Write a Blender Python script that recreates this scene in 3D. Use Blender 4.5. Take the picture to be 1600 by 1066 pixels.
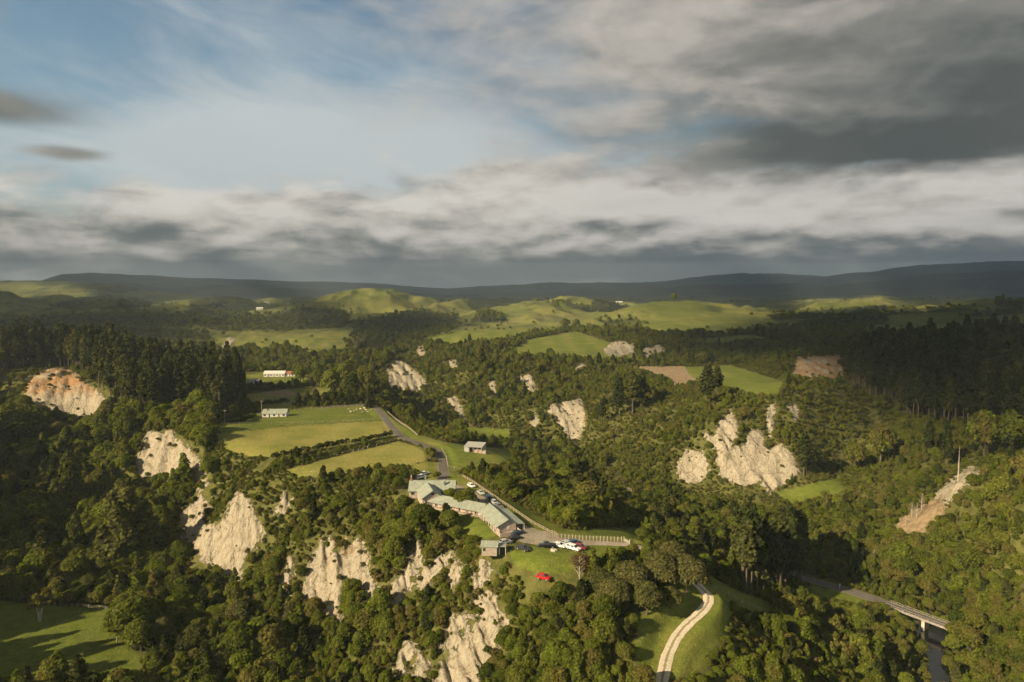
import bpy, bmesh, math, random
import numpy as np
from mathutils import Vector, Matrix
for o in list(bpy.data.objects):
    bpy.data.objects.remove(o)
SC = bpy.context.scene
COL = SC.collection
R = math.radians
PI = math.pi
rng = np.random.default_rng(11)
random.seed(5)

# ------------------------------------------------------------------ camera
FPX = 1067.0                       # focal length in pixels of the 1600 px wide photograph
HORIZON = 455.0
CAMZ = 78.0                        # drone height above the lodge terrace (z = 0)
PITCH = math.atan((533.0 - HORIZON) / FPX)
cam_data = bpy.data.cameras.new('camera')
cam_data.lens = 36.0 * FPX / 1600.0
cam_data.sensor_width = 36.0
cam_data.clip_start = 1.0
cam_data.clip_end = 60000.0
cam = bpy.data.objects.new('camera', cam_data)
COL.objects.link(cam)
cam.location = (0, 0, CAMZ)
cam.rotation_euler = (PI / 2 - PITCH, 0, 0)
SC.camera = cam

# ------------------------------------------------------------------ light
SUN_EL = R(28.0)
SUN_AZ = math.atan2(-0.82, -0.57)      # direction towards the sun, measured from +Y to +X: behind and to the left
SUN = Vector((math.sin(SUN_AZ) * math.cos(SUN_EL), math.cos(SUN_AZ) * math.cos(SUN_EL), math.sin(SUN_EL)))
sd = bpy.data.lights.new('sun', 'SUN')
sd.energy = 5.0
sd.angle = R(0.55)
sd.color = (1.0, 0.80, 0.52)
sun = bpy.data.objects.new('sun', sd)
COL.objects.link(sun)
sun.rotation_euler = (-SUN).to_track_quat('-Z', 'Y').to_euler()
sun.location = (-300, -200, 300)

SC.view_settings.view_transform = 'Standard'
SC.view_settings.look = 'None'
SC.view_settings.gamma = 1.0
SC.view_settings.exposure = 0.90
SC.view_settings.use_curve_mapping = False
SC.render.engine = 'CYCLES'
SC.cycles.max_bounces = 5
SC.cycles.diffuse_bounces = 2
SC.cycles.glossy_bounces = 2
SC.cycles.transmission_bounces = 3
SC.cycles.volume_bounces = 0
SC.cycles.transparent_max_bounces = 4
SC.cycles.use_denoising = True
SC.cycles.use_adaptive_sampling = True
SC.cycles.adaptive_threshold = 0.03

# ------------------------------------------------------------------ node helper
class NT:
    """small expression helper around a node tree"""
    def __init__(self, tree):
        self.t = tree
        self.l = tree.links
    def node(self, kind, **kw):
        n = self.t.nodes.new(kind)
        for k, v in kw.items():
            setattr(n, k, v)
        return n
    def put(self, sock, v):
        if hasattr(v, 'is_linked') or isinstance(v, bpy.types.NodeSocket):
            self.l.new(v, sock)
        elif v is not None:
            if sock.type == 'RGBA' and not hasattr(v, '__len__'):
                v = (v, v, v, 1)
            elif sock.type == 'RGBA' and len(v) == 3:
                v = (*v, 1)
            sock.default_value = v
    def m(self, op, a, b=None, c=None, clamp=False):
        n = self.node('ShaderNodeMath', operation=op, use_clamp=clamp)
        for i, v in enumerate((a, b, c)):
            if v is not None:
                self.put(n.inputs[i], v)
        return n.outputs[0]
    def add(self, a, b): return self.m('ADD', a, b)
    def sub(self, a, b): return self.m('SUBTRACT', a, b)
    def mul(self, a, b): return self.m('MULTIPLY', a, b)
    def step(self, v, lo, hi, a=0.0, b=1.0):
        n = self.node('ShaderNodeMapRange', interpolation_type='SMOOTHSTEP')
        self.put(n.inputs['Value'], v)
        self.put(n.inputs['From Min'], lo); self.put(n.inputs['From Max'], hi)
        self.put(n.inputs['To Min'], a); self.put(n.inputs['To Max'], b)
        return n.outputs[0]
    def vec(self, x, y, z):
        n = self.node('ShaderNodeCombineXYZ')
        for i, v in enumerate((x, y, z)):
            self.put(n.inputs[i], v)
        return n.outputs[0]
    def vm(self, op, a, b=None, s=None):
        n = self.node('ShaderNodeVectorMath', operation=op)
        self.put(n.inputs[0], a)
        if b is not None: self.put(n.inputs[1], b)
        if s is not None: self.put(n.inputs['Scale'], s)
        return n.outputs['Value'] if op in ('LENGTH', 'DOT_PRODUCT', 'DISTANCE') else n.outputs[0]
    def noise(self, vec, scale, detail=4.0, rough=0.55, dist=0.0, color=False):
        n = self.node('ShaderNodeTexNoise')
        if vec is not None: self.put(n.inputs['Vector'], vec)
        n.inputs['Scale'].default_value = scale
        n.inputs['Detail'].default_value = detail
        n.inputs['Roughness'].default_value = rough
        n.inputs['Distortion'].default_value = dist
        return n.outputs['Color' if color else 'Fac']
    def mix(self, f, a, b):
        n = self.node('ShaderNodeMix', data_type='RGBA')
        self.put(n.inputs[0], f); self.put(n.inputs[6], a); self.put(n.inputs[7], b)
        return n.outputs[2]
    def ramp(self, f, stops, interp='LINEAR'):
        n = self.node('ShaderNodeValToRGB')
        cr = n.color_ramp
        cr.interpolation = interp
        while len(cr.elements) < len(stops):
            cr.elements.new(0.5)
        for e, (p, c) in zip(cr.elements, stops):
            e.position = p
            e.color = (*c, 1) if hasattr(c, '__len__') else (c, c, c, 1)
        self.put(n.inputs[0], f)
        return n.outputs['Color']
    def attr(self, name, out='Fac'):
        n = self.node('ShaderNodeAttribute', attribute_name=name)
        return n.outputs[out]

# ------------------------------------------------------------------ sky: Nishita with layered cloud
world = bpy.data.worlds.new('World')
SC.world = world
world.use_nodes = True
wt = world.node_tree
wt.nodes.clear()
W = NT(wt)
sky = W.node('ShaderNodeTexSky', sky_type='NISHITA', sun_disc=False)
sky.sun_elevation = SUN_EL
sky.sun_rotation = SUN_AZ % (2 * PI)
sky.altitude = 300
sky.air_density = 1.0
sky.dust_density = 1.4
sky.ozone_density = 1.0
tc = W.node('ShaderNodeTexCoord')
dirv = W.vm('NORMALIZE', tc.outputs['Generated'])
sx = W.node('ShaderNodeSeparateXYZ')
W.put(sx.inputs[0], dirv)
dx, dy, dz = sx.outputs
az = W.m('ARCTAN2', dx, dy)                   # radians to the right of +Y
el = W.m('ARCSINE', dz)
zz = W.m('MAXIMUM', W.add(dz, 0.07), 0.03)
deck = W.vec(W.m('DIVIDE', dx, zz), W.m('DIVIDE', dy, zz), 0.0)       # point on a flat cloud deck
warp = W.vm('SCALE', W.vm('SUBTRACT', W.noise(deck, 0.55, 3, color=True), (0.5, 0.5, 0.5)), s=1.1)
deckw = W.vm('ADD', deck, warp)
def blob(a0, e0, ra, re, el=el):
    """soft elliptical weight round a direction"""
    p = W.m('POWER', W.m('DIVIDE', W.sub(az, a0), ra), 2.0)
    q = W.m('POWER', W.m('DIVIDE', W.sub(el, e0), re), 2.0)
    return W.m('POWER', 2.718, W.mul(W.add(p, q), -1.0))
streak = W.noise(W.vec(W.mul(az, 1.5), W.mul(W.add(el, W.mul(az, 0.12)), 4.6), 3.1), 2.6, 5, 0.60, 0.6)
n_mid = W.noise(deckw, 0.85, 5, 0.58)
lump = W.noise(W.vec(W.mul(az, 3.4), W.mul(el, 8.0), 7.7), 2.0, 6, 0.56, 0.35)
lump2 = W.noise(W.vec(W.mul(az, 3.0), W.mul(el, 14.0), 1.3), 2.1, 6, 0.55, 0.3)
puff = W.noise(W.vec(W.mul(az, 5.2), W.mul(el, 13.0), 4.9), 2.0, 5, 0.52, 0.2)
puff_up = W.noise(W.vec(W.mul(az, 5.2), W.mul(W.add(el, 0.014), 13.0), 4.9), 2.0, 5, 0.52, 0.2)
lump_up = W.noise(W.vec(W.mul(az, 3.4), W.mul(W.add(el, 0.020), 8.0), 7.7), 2.0, 6, 0.56, 0.35)
lit = W.add(W.mul(W.sub(puff, puff_up), 1.5), W.mul(W.sub(lump, lump_up), 1.6))      # billows: bright upper sides, grey undersides
# thin high cloud
cw = W.add(W.mul(blob(-0.24, 0.195, 0.27, 0.070), 0.62), W.mul(blob(-0.05, 0.140, 0.6, 0.06), 0.45))
cirrus = W.mul(W.step(W.add(W.mul(streak, 0.9), cw), 0.34, 0.90), 0.92)
elw = W.add(el, W.mul(W.sub(lump, 0.5), 0.10))
# the big cloud mass, upper right, with a few loose pieces at left
m_edge = W.add(W.mul(n_mid, 0.45), W.add(W.mul(lump, 0.50), W.mul(puff, 0.16)))
mass_w = W.m('MAXIMUM', W.m('MAXIMUM', blob(0.62, 0.325, 0.80, 0.185), blob(0.60, 0.195, 0.52, 0.062, elw)), W.mul(blob(1.9, 0.5, 0.9, 0.5), 0.9))
mass_w = W.m('MAXIMUM', mass_w, W.mul(blob(-0.70, 0.335, 0.085, 0.065), 0.86))
mass_w = W.m('MAXIMUM', mass_w, W.mul(blob(-0.66, 0.212, 0.11, 0.026), 0.78))
mass_w = W.m('MAXIMUM', mass_w, W.mul(blob(-0.57, 0.165, 0.05, 0.010), 0.70))
mass_w = W.m('MAXIMUM', mass_w, W.mul(blob(-2.4, 0.6, 0.8, 0.5), 0.8))
mass = W.step(W.add(mass_w, W.mul(W.sub(m_edge, 0.55), 1.10)), 0.16, 0.74)
mass = W.m('MAXIMUM', mass, W.step(W.add(blob(0.80, 0.33, 0.62, 0.17), W.mul(W.sub(n_mid, 0.5), 0.5)), 0.30, 0.62))
dark = W.add(W.add(W.mul(blob(0.72, 0.26, 0.42, 0.17), 0.66), W.mul(blob(0.50, 0.185, 0.36, 0.042, elw), 0.55)), W.mul(W.sub(n_mid, 0.5), 0.62))
dark = W.add(dark, W.add(W.mul(blob(-0.65, 0.20, 0.22, 0.045), 0.72), W.mul(blob(-0.70, 0.30, 0.1, 0.035), 0.25)))
dark = W.add(dark, W.sub(0.16, W.add(W.mul(W.sub(lump, 0.5), 0.6), W.mul(lit, 0.30))))
mass_col = W.ramp(dark, [(0.0, (0.53, 0.49, 0.44)), (0.22, (0.42, 0.392, 0.35)), (0.48, (0.225, 0.222, 0.205)), (0.80, (0.112, 0.122, 0.117)), (1.0, (0.078, 0.088, 0.086))])
# stratocumulus bank along the horizon: lit tops, grey undersides, flat streaks lower down
bank_top = W.add(0.130, W.add(W.mul(W.step(az, -0.55, 0.20), 0.052), W.mul(W.sub(lump, 0.5), 0.17)))
bank = W.step(W.sub(bank_top, el), -0.018, 0.022)
light = W.add(W.step(el, 0.015, 0.108, 0.06, 0.72), W.mul(W.sub(W.step(puff, 0.32, 0.70), 0.5), W.step(el, 0.03, 0.08, 0.10, 0.24)))
light = W.add(light, W.mul(W.sub(lump2, 0.5), W.step(el, 0.02, 0.10, 1.7, 0.80)))
light = W.add(light, W.mul(W.sub(lump, 0.5), 0.30))
light = W.add(light, W.mul(lit, W.step(el, 0.01, 0.07, 0.45, 0.78)))
light = W.add(light, W.mul(blob(0.30, 0.125, 0.40, 0.028), 0.30))
light = W.sub(light, W.mul(blob(0.5, 0.015, 0.45, 0.04), 0.20))
bank_col = W.ramp(light, [(0.0, (0.118, 0.138, 0.140)), (0.20, (0.180, 0.192, 0.186)), (0.42, (0.335, 0.328, 0.302)), (0.68, (0.52, 0.49, 0.445)), (1.0, (0.66, 0.63, 0.58))])
low_haze = W.step(el, -0.01, 0.032, 1.0, 0.0)
bank_col = W.mix(W.mul(low_haze, 0.75), bank_col, W.mix(W.step(az, -0.6, 0.4), (0.25, 0.275, 0.275, 1), (0.12, 0.14, 0.14, 1)))
bg_sky = W.node('ShaderNodeBackground')
W.put(bg_sky.inputs[0], W.vm('MULTIPLY', sky.outputs[0], (0.86, 1.03, 0.98)))
bg_sky.inputs[1].default_value = 0.059
def bgc(c):
    n = W.node('ShaderNodeBackground')
    W.put(n.inputs[0], c)
    n.inputs[1].default_value = 0.575
    return n.outputs[0]
def mixs(f, a, b):
    n = W.node('ShaderNodeMixShader')
    W.put(n.inputs[0], f); W.l.new(a, n.inputs[1]); W.l.new(b, n.inputs[2])
    return n.outputs[0]
s = mixs(cirrus, bg_sky.outputs[0], bgc((0.50, 0.545, 0.56)))
s = mixs(bank, s, bgc(bank_col))
s = mixs(mass, s, bgc(mass_col))
wo = W.node('ShaderNodeOutputWorld')
W.l.new(s, wo.inputs[0])
world.cycles.sampling_method = 'MANUAL'
world.cycles.sample_map_resolution = 512

# ------------------------------------------------------------------ geometry of the view (used to read positions off the photograph)
CT, ST = math.cos(PITCH), math.sin(PITCH)
def P(px, py, z=0.0):
    """ground point at height z that the photograph shows at pixel (px, py)"""
    u, v = px - 800.0, py - 533.0
    d = (u, FPX * CT - v * ST, -FPX * ST - v * CT)
    k = (z - CAMZ) / d[2]
    return (d[0] * k, d[1] * k, z)
def project(x, y, z):
    fw = y * CT - (z - CAMZ) * ST
    fw = np.where(fw < 1.0, 1.0, fw)
    up = y * ST + (z - CAMZ) * CT
    return 800.0 + FPX * x / fw, 533.0 - FPX * up / fw

# ------------------------------------------------------------------ numpy noise
_perm = np.random.default_rng(3).random((256, 256)).astype(np.float32)
def vnoise(x, y, s=0):
    x = np.asarray(x, np.float64); y = np.asarray(y, np.float64)
    xi = np.floor(x).astype(np.int64); yi = np.floor(y).astype(np.int64)
    fx = x - xi; fy = y - yi
    fx = fx * fx * fx * (fx * (fx * 6 - 15) + 10); fy = fy * fy * fy * (fy * (fy * 6 - 15) + 10)
    xi += s * 57; yi += s * 131
    a = _perm[xi & 255, yi & 255]; b = _perm[(xi + 1) & 255, yi & 255]
    c = _perm[xi & 255, (yi + 1) & 255]; d = _perm[(xi + 1) & 255, (yi + 1) & 255]
    return (a * (1 - fx) + b * fx) * (1 - fy) + (c * (1 - fx) + d * fx) * fy
def fbm(x, y, s=0, o=4, g=0.5):
    t = 0; a = 1.0; n = 0
    for i in range(o):
        t = t + a * (vnoise(x, y, s + i) - 0.5); n += a
        a *= g; x = x * 2.03 + 5.1; y = y * 2.03 - 3.7
    return t / n * 2
def sstep(v, a, b):
    t = np.clip((v - a) / (b - a), 0, 1)
    return t * t * (3 - 2 * t)

# ------------------------------------------------------------------ relief: control points (pixel x, pixel y, height) read off the photograph
CP_LINES = [
    # spur terrace with its paddocks, lodge and car park
    [(345, 662, 0), (470, 640, 0), (585, 634, 0)], [(350, 695, 0), (470, 680, 0), (600, 655, 0)],
    [(440, 730, 0), (540, 708, 0), (650, 688, 0)], [(490, 742, 0), (580, 733, 0), (690, 745, 0)],
    [(640, 768, 0), (690, 770, 0), (740, 752, 0)], [(650, 788, -0.5), (700, 800, -0.3), (752, 822, 0), (775, 845, 0)],
    [(720, 780, 0), (770, 800, 0), (810, 830, 0)], [(745, 756, 0), (800, 795, 0), (868, 838, 0), (985, 848, 0)],
    [(830, 850, 0), (900, 850, 0), (985, 853, 0)], [(755, 862, -0.5), (800, 868, 0), (850, 888, -0.5), (900, 882, -0.5), (965, 868, -0.5)],
    [(650, 668, -0.5), (700, 690, -0.5), (785, 712, -1), (790, 728, -1)], [(720, 735, 0), (770, 725, -1)],
    # its steep left side, crest and foot
    [(235, 672, 0), (270, 680, 0), (310, 700, -1), (345, 712, -1)], [(400, 728, -1), (440, 742, -1), (500, 752, -1), (560, 752, -1), (610, 775, -1)],
    [(540, 848, -14), (480, 830, -13), (430, 800, -12)], [(640, 850, -7), (590, 850, -10)], [(400, 775, -8), (360, 780, -10)],
    [(218, 748, -21), (262, 752, -21), (300, 765, -20), (325, 768, -16)],
    [(275, 848, -34), (330, 890, -35), (372, 910, -35), (420, 985, -35), (480, 1066, -35)],
    [(440, 880, -26), (478, 930, -30), (520, 965, -29)], [(560, 1000, -27), (600, 1066, -30)],
    [(640, 945, -20), (700, 930, -15), (760, 915, -9.5)], [(700, 1066, -27), (780, 1066, -22), (900, 1066, -16)],
    [(680, 1000, -22), (760, 1000, -18), (850, 1000, -13)], [(860, 920, -5), (960, 915, -4), (930, 960, -7.5)],
    # track down the nose of the spur
    [(985, 851, 0), (1010, 860, -1.5), (1060, 890, -4.5), (1100, 925, -7.5), (1107, 940, -8.5), (1095, 957, -9.5), (1065, 985, -11), (1045, 1020, -12.5), (1033, 1070, -14)],
    [(985, 990, -9.5), (1000, 1066, -13.5)], [(1130, 960, -12), (1120, 1040, -15), (1110, 1066, -16)],
    [(1160, 1000, -17), (1200, 1066, -22)], [(1250, 1000, -28), (1300, 1066, -33)], [(1150, 930, -20)],
    # right flank of the spur and the gorge
    [(840, 800, -6), (900, 822, -6), (980, 832, -7)], [(820, 740, -16), (900, 770, -18), (1000, 805, -26), (1050, 835, -28)],
    [(1060, 870, -18), (1120, 890, -28)], [(1100, 850, -33), (1150, 900, -36), (1200, 925, -38)],
    [(1270, 908, -40), (1350, 930, -40), (1400, 947, -40)], [(1490, 982, -40), (1560, 1000, -40)],
    [(1300, 960, -40), (1380, 1000, -42), (1400, 1066, -42)], [(1455, 990, -44.5), (1465, 1020, -45), (1470, 1066, -46), (1460, 1130, -47)],
    [(1430, 962, -44.5), (1510, 960, -44.5), (1600, 960, -43)],
    [(1530, 1040, -46), (1600, 1066, -40), (1600, 1000, -36)], [(1600, 900, -27), (1590, 850, -20), (1545, 900, -34), (1600, 800, -9)],
    [(1500, 800, -18), (1470, 780, -18), (1490, 760, -11), (1525, 738, -4), (1600, 740, 0)],
    [(1430, 840, -33), (1350, 810, -34), (1300, 850, -38), (1250, 800, -35), (1250, 860, -38)], [(1400, 890, -39), (1480, 890, -36)],
    [(1420, 700, -16), (1500, 690, -10), (1600, 690, -4), (1380, 760, -26), (1440, 750, -19)], [(1460, 790, -24), (1420, 810, -29)],
    [(1430, 650, -9), (1600, 650, -4), (1500, 655, -6)],
    # hill with the bare faces, right of centre
    [(1060, 752, -32), (1120, 762, -33), (1180, 768, -33), (1235, 772, -33)], [(1065, 706, -14), (1130, 690, -10), (1190, 680, -8), (1240, 690, -9)],
    [(1100, 650, 0), (1150, 640, 4), (1230, 625, 9)], [(1280, 594, 15), (1240, 605, 14), (1310, 602, 10)], [(1345, 622, -3), (1400, 658, -18), (1330, 705, -22), (1300, 745, -29)],
    [(1060, 590, 5), (1080, 580, 6), (1150, 577, 6), (1220, 600, 7), (1150, 612, 5)], [(990, 578, 6), (1030, 585, 5)],
    [(1000, 620, 0), (1050, 640, -3), (960, 600, 3)], [(950, 660, -14), (1000, 700, -20), (1030, 740, -29)], [(960, 740, -28), (900, 720, -29), (850, 700, -30)],
    # bush slope across the gorge, centre
    [(660, 645, -24), (720, 690, -28), (760, 675, -30), (800, 690, -30)], [(620, 618, -15), (660, 616, -17)], [(610, 563, 8), (640, 565, 6), (665, 590, -5)],
    [(850, 690, -30), (895, 686, -28)], [(860, 636, -10), (910, 628, -9)], [(760, 620, -9), (820, 600, -1), (850, 600, 0), (900, 590, 3)],
    [(600, 550, 9), (700, 555, 11), (780, 553, 12), (850, 557, 12), (950, 567, 9)], [(720, 580, 4), (760, 640, -18), (700, 620, -14)],
    [(800, 545, 14), (870, 535, 16), (950, 550, 12), (1000, 562, 9)], [(700, 525, 18), (800, 512, 22), (900, 503, 24)],
    [(980, 556, 8), (1030, 560, 8)], [(960, 533, 17), (1030, 537, 16)], [(1100, 545, 10), (1200, 555, 8)], [(1250, 592, 5), (1310, 592, 4)], [(1250, 560, 18), (1310, 558, 18)],
    [(1400, 580, 6), (1500, 580, 7), (1600, 580, 9)], [(1400, 530, 20), (1600, 520, 26)],
    # paddocks and houses on the left, beyond the terrace
    [(395, 625, -0.5), (480, 612, -1), (560, 612, -1)], [(380, 590, -1), (440, 586, -1), (520, 590, -1)], [(440, 560, -10), (560, 565, -6)],
    [(510, 545, 8), (450, 545, 7)], [(330, 550, 0), (370, 523, 10), (480, 518, 12)], [(200, 545, 4), (280, 560, 0), (330, 575, 0)], [(580, 600, -3), (600, 630, -3)],
    # pine hill and shaded valley on the left
    [(-40, 655, -6), (0, 650, -4), (22, 622, 1)], [(48, 596, 14), (70, 584, 17), (100, 581, 16), (135, 606, 10), (165, 630, 4), (200, 655, 1)], [(0, 560, 17), (100, 556, 18), (150, 560, 15)],
    [(250, 600, 5), (300, 635, 1), (220, 640, 2)], [(0, 525, 22), (150, 530, 10)],
    [(42, 636, 2), (80, 645, -5), (110, 652, -8), (140, 660, -11), (175, 680, -15)], [(100, 705, -22), (0, 690, -12), (200, 720, -20)],
    [(100, 780, -30), (0, 790, -27), (200, 790, -29), (250, 800, -30)], [(150, 870, -34), (50, 870, -34)],
    [(0, 930, -35), (250, 950, -35), (350, 940, -35)], [(0, 1066, -35), (200, 1066, -35), (300, 1066, -35)],
]
CP_WORLD = [(-330, 140, 4), (-420, 250, 8), (-290, 60, 0), (-250, -60, -5), (-520, 400, 22), (-330, 300, -8), (-235, 170, -28), (-600, 200, 50), (-450, 60, 20),
            (-60, 130, -42), (-150, 120, -38), (0, 110, -45), (40, 100, -40), (100, 120, -48), (150, 150, -54), (0, 0, -60), (200, 0, -50), (-200, 0, -40), (0, -200, -40), (300, 100, -10),
            (260, 200, -5), (300, 300, 15), (420, 420, 10), (-400, -200, 0), (300, -200, 0), (500, 200, 30), (700, 600, 15), (-700, 700, 40), (-900, 900, 40),
            (-500, 1200, 20), (0, 1300, 24), (600, 1250, 26), (1000, 1100, 30), (900, 800, 22), (-1000, 1300, 35), (0, -500, -20)]
pts = []
for ln in CP_LINES:
    w = [P(*p) for p in ln]
    pts.append(w[0])
    for a, b in zip(w[:-1], w[1:]):
        d = math.hypot(b[0] - a[0], b[1] - a[1])
        n = max(1, int(d / 16.0)) if a[1] < 480 else max(1, int(d / 45.0))
        for k in range(1, n + 1):
            t = k / n
            pts.append(tuple(a[i] + (b[i] - a[i]) * t for i in range(3)))
pts += CP_WORLD
_q = np.array(pts, np.float64)
keep = []
for i in range(len(_q)):
    if all((_q[i, 0] - _q[j, 0]) ** 2 + (_q[i, 1] - _q[j, 1]) ** 2 > 9.0 for j in keep):
        keep.append(i)
_q = _q[keep]
_D = np.sqrt((_q[:, None, 0] - _q[None, :, 0]) ** 2 + (_q[:, None, 1] - _q[None, :, 1]) ** 2 + 4.0)
_n = len(_q)
_A = np.zeros((_n + 3, _n + 3))
_A[:_n, :_n] = _D - np.eye(_n) * 1.2
_A[:_n, _n] = 1; _A[:_n, _n + 1:] = _q[:, :2] / 1000.0
_A[_n:, :_n] = _A[:_n, _n:].T
_w = np.linalg.solve(_A, np.concatenate([_q[:, 2], np.zeros(3)]))
def relief(x, y):
    out = np.empty(len(x))
    for i in range(0, len(x), 20000):
        a = x[i:i + 20000]; b = y[i:i + 20000]
        d = np.sqrt((a[:, None] - _q[None, :, 0]) ** 2 + (b[:, None] - _q[None, :, 1]) ** 2 + 4.0)
        out[i:i + 20000] = d @ _w[:_n] + _w[_n] + (a * _w[_n + 1] + b * _w[_n + 2]) / 1000.0
    return out

SKYLINE = np.array([(-900, 440), (-400, 436), (0, 446), (60, 444), (100, 434), (150, 431), (200, 433), (300, 437), (420, 440), (520, 441), (620, 446), (700, 452), (740, 449), (800, 445), (860, 442), (960, 443),
                    (1040, 441), (1075, 435), (1120, 431), (1200, 430), (1290, 434), (1340, 428), (1400, 423), (1460, 420), (1600, 418), (2000, 415), (2600, 430)], float)
HILLS = [  # pixel x, pixel y of the top, distance, half width across, half depth
    (560, 466, 2500, 190, 260), (640, 474, 2450, 150, 200), (1000, 491, 1650, 110, 150), (850, 483, 2000, 120, 170), (1040, 487, 1900, 90, 160), (1140, 490, 1750, 140, 170),
    (860, 476, 2300, 150, 150), (720, 478, 2300, 120, 160), (950, 480, 2300, 160, 160), (345, 474, 2700, 170, 200), (250, 462, 3300, 260, 220), (1300, 478, 2600, 230, 200), (1360, 466, 3300, 110, 160), (60, 437, 3900, 520, 420), (150, 449, 3500, 300, 300),
    (20, 462, 2700, 320, 260), (180, 480, 1800, 200, 150), (1530, 484, 1600, 330, 240), (1450, 474, 2800, 300, 200), (1050, 510, 1250, 130, 90)]
def far_relief(x, y):
    r = np.hypot(x, y) + 1e-6
    yy = np.maximum(y, 1.0)
    base = 9 + 14 * np.log(np.maximum(r, 600) / 1000.0)
    z = base + 17 * fbm(x / 300, y / 300, 20, 5) + 14 * fbm(x / 900, y / 900, 30, 3)
    rid = 1 - np.abs(fbm(x / 210, y / 210, 40, 4))
    z = z + (rid ** 2 - 0.6) * 40 * sstep(r, 1000, 1700) * (1 - 0.6 * sstep(r, 2600, 4500))
    for px, py, d, w, dp in HILLS:
        if d < 3000: d, w, dp = d * 0.74, w * 0.85, dp * 0.8
        X = (px - 800) / FPX * d
        top = CAMZ - (py - HORIZON) / FPX * d
        b = 9 + 14 * math.log(d / 1000.0)
        g = np.exp(-((x - X) / w) ** 2 - ((y - d) / dp) ** 2)
        z = z + g * (top - b) * 1.0
    px = 800 + FPX * x / yy
    sk = np.interp(px, SKYLINE[:, 0], SKYLINE[:, 1])
    top = CAMZ + (HORIZON - sk) / FPX * 9500.0
    near = np.interp(px, [0, 300, 700, 1000, 1600], [5600, 6500, 6600, 5000, 4200])
    t = sstep(r, near, 9500)
    gl = 1 - np.abs(fbm(x / 700, y / 700, 60, 5))
    m = (top - base) * t * (0.70 + 0.36 * gl * (1 - 0.72 * sstep(r, 8200, 9500)) + 0.2 * sstep(r, 8000, 9500)) + 22 * t * fbm(x / 420, y / 420, 66, 4)
    z = np.where(y > 0, z * (1 - t) + (base + m) * t, z * (1 - t) + (base + 120) * t)
    sk2 = sk + 9 + 7 * fbm(px / 90, px * 0 + 3.3, 71, 3)
    top2 = CAMZ + (HORIZON - sk2) / FPX * 6300.0
    z = np.where(y > 0, np.maximum(z, base + (top2 - base) * np.exp(-((r - 6300) / 750) ** 2) * (0.86 + 0.2 * fbm(x / 500, y / 500, 73, 4))), z)
    z = z - sstep(r, 9900, 11500) * 250
    return z

# ------------------------------------------------------------------ ground cover outlines (pixels of the photograph, cast onto the relief)
GRASS = [  # outline, dryness
    ([(333, 672), (345, 660), (400, 645), (470, 639), (560, 633), (586, 636), (598, 656), (520, 661), (440, 666), (340, 678)], 0.28),
    ([(338, 678), (440, 667), (520, 662), (598, 657), (618, 679), (520, 697), (430, 716), (392, 714), (350, 702)], 0.72),
    ([(446, 735), (540, 709), (622, 690), (664, 699), (673, 717), (640, 728), (560, 737), (490, 748), (462, 745)], 0.75),
    ([(640, 729), (674, 719), (686, 722), (688, 750), (655, 752)], 0.6),
    ([(586, 632), (612, 645), (650, 678), (690, 690), (715, 696), (690, 700), (650, 690), (620, 672), (600, 650)], 0.4),
    ([(668, 692), (700, 692), (800, 703), (800, 722), (770, 730), (705, 738), (694, 716)], 0.33),
    ([(655, 788), (700, 797), (752, 812), (780, 835), (762, 845), (728, 832), (688, 808), (655, 797)], 0.22),
    ([(795, 862), (840, 852), (962, 851), (990, 856), (968, 868), (935, 882), (875, 897), (828, 893), (800, 878)], 0.25),
    ([(690, 735), (720, 742), (765, 765), (862, 832), (990, 841), (1012, 856), (985, 852), (870, 843), (800, 818), (740, 770), (690, 756)], 0.45),
    ([(780, 775), (830, 800), (880, 828), (980, 834), (985, 842), (870, 836), (810, 802)], 0.3),
    ([(1000, 962), (1040, 900), (1108, 915), (1138, 945), (1142, 972), (1118, 1012), (1092, 1045), (1080, 1066), (1000, 1066), (990, 1010)], 0.4),
    ([(-80, 930), (60, 945), (185, 952), (192, 1000), (225, 1035), (250, 1080), (-80, 1080)], 0.12),
    ([(-60, 836), (120, 850), (135, 868), (60, 874), (-60, 872)], 0.2),
    ([(380, 617), (480, 606), (562, 609), (520, 620), (470, 626), (445, 640), (385, 638)], 0.6), ([(380, 582), (422, 582), (424, 600), (380, 604)], 0.4),
    ([(712, 667), (800, 672), (792, 690), (722, 686)], 0.15),
    ([(1068, 574), (1140, 571), (1225, 597), (1216, 616), (1180, 616), (1100, 598), (1080, 588)], 0.3),
    ([(785, 556), (830, 530), (900, 518), (965, 540), (1005, 562), (930, 563), (860, 556)], 0.35),
    ([(452, 540), (562, 540), (556, 550), (478, 551)], 0.5), ([(340, 523), (480, 514), (510, 522), (440, 532), (360, 528)], 0.5),
    ([(1104, 898), (1150, 922), (1210, 948), (1222, 968), (1170, 955), (1120, 932)], 0.35), ([(410, 586), (480, 585), (480, 600), (410, 602)], 0.3), ([(60, 520), (130, 514), (152, 520), (80, 529)], 0.4), ([(110, 500), (200, 496), (215, 502), (120, 508)], 0.4), ([(570, 520), (640, 512), (660, 520), (590, 530)], 0.4), ([(1090, 530), (1180, 522), (1200, 530), (1110, 540)], 0.3),
    ([(1212, 770), (1310, 745), (1318, 768), (1235, 790)], 0.2), ([(915, 826), (1000, 826), (1000, 842), (925, 838)], 0.15),
    ([(1250, 915), (1350, 925), (1355, 945), (1270, 935)], 0.2), ([(660, 530), (700, 515), (830, 505), (845, 520), (770, 532), (700, 540)], 0.35), ([(190, 548), (300, 556), (330, 580), (230, 575)], 0.2),
]
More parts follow.
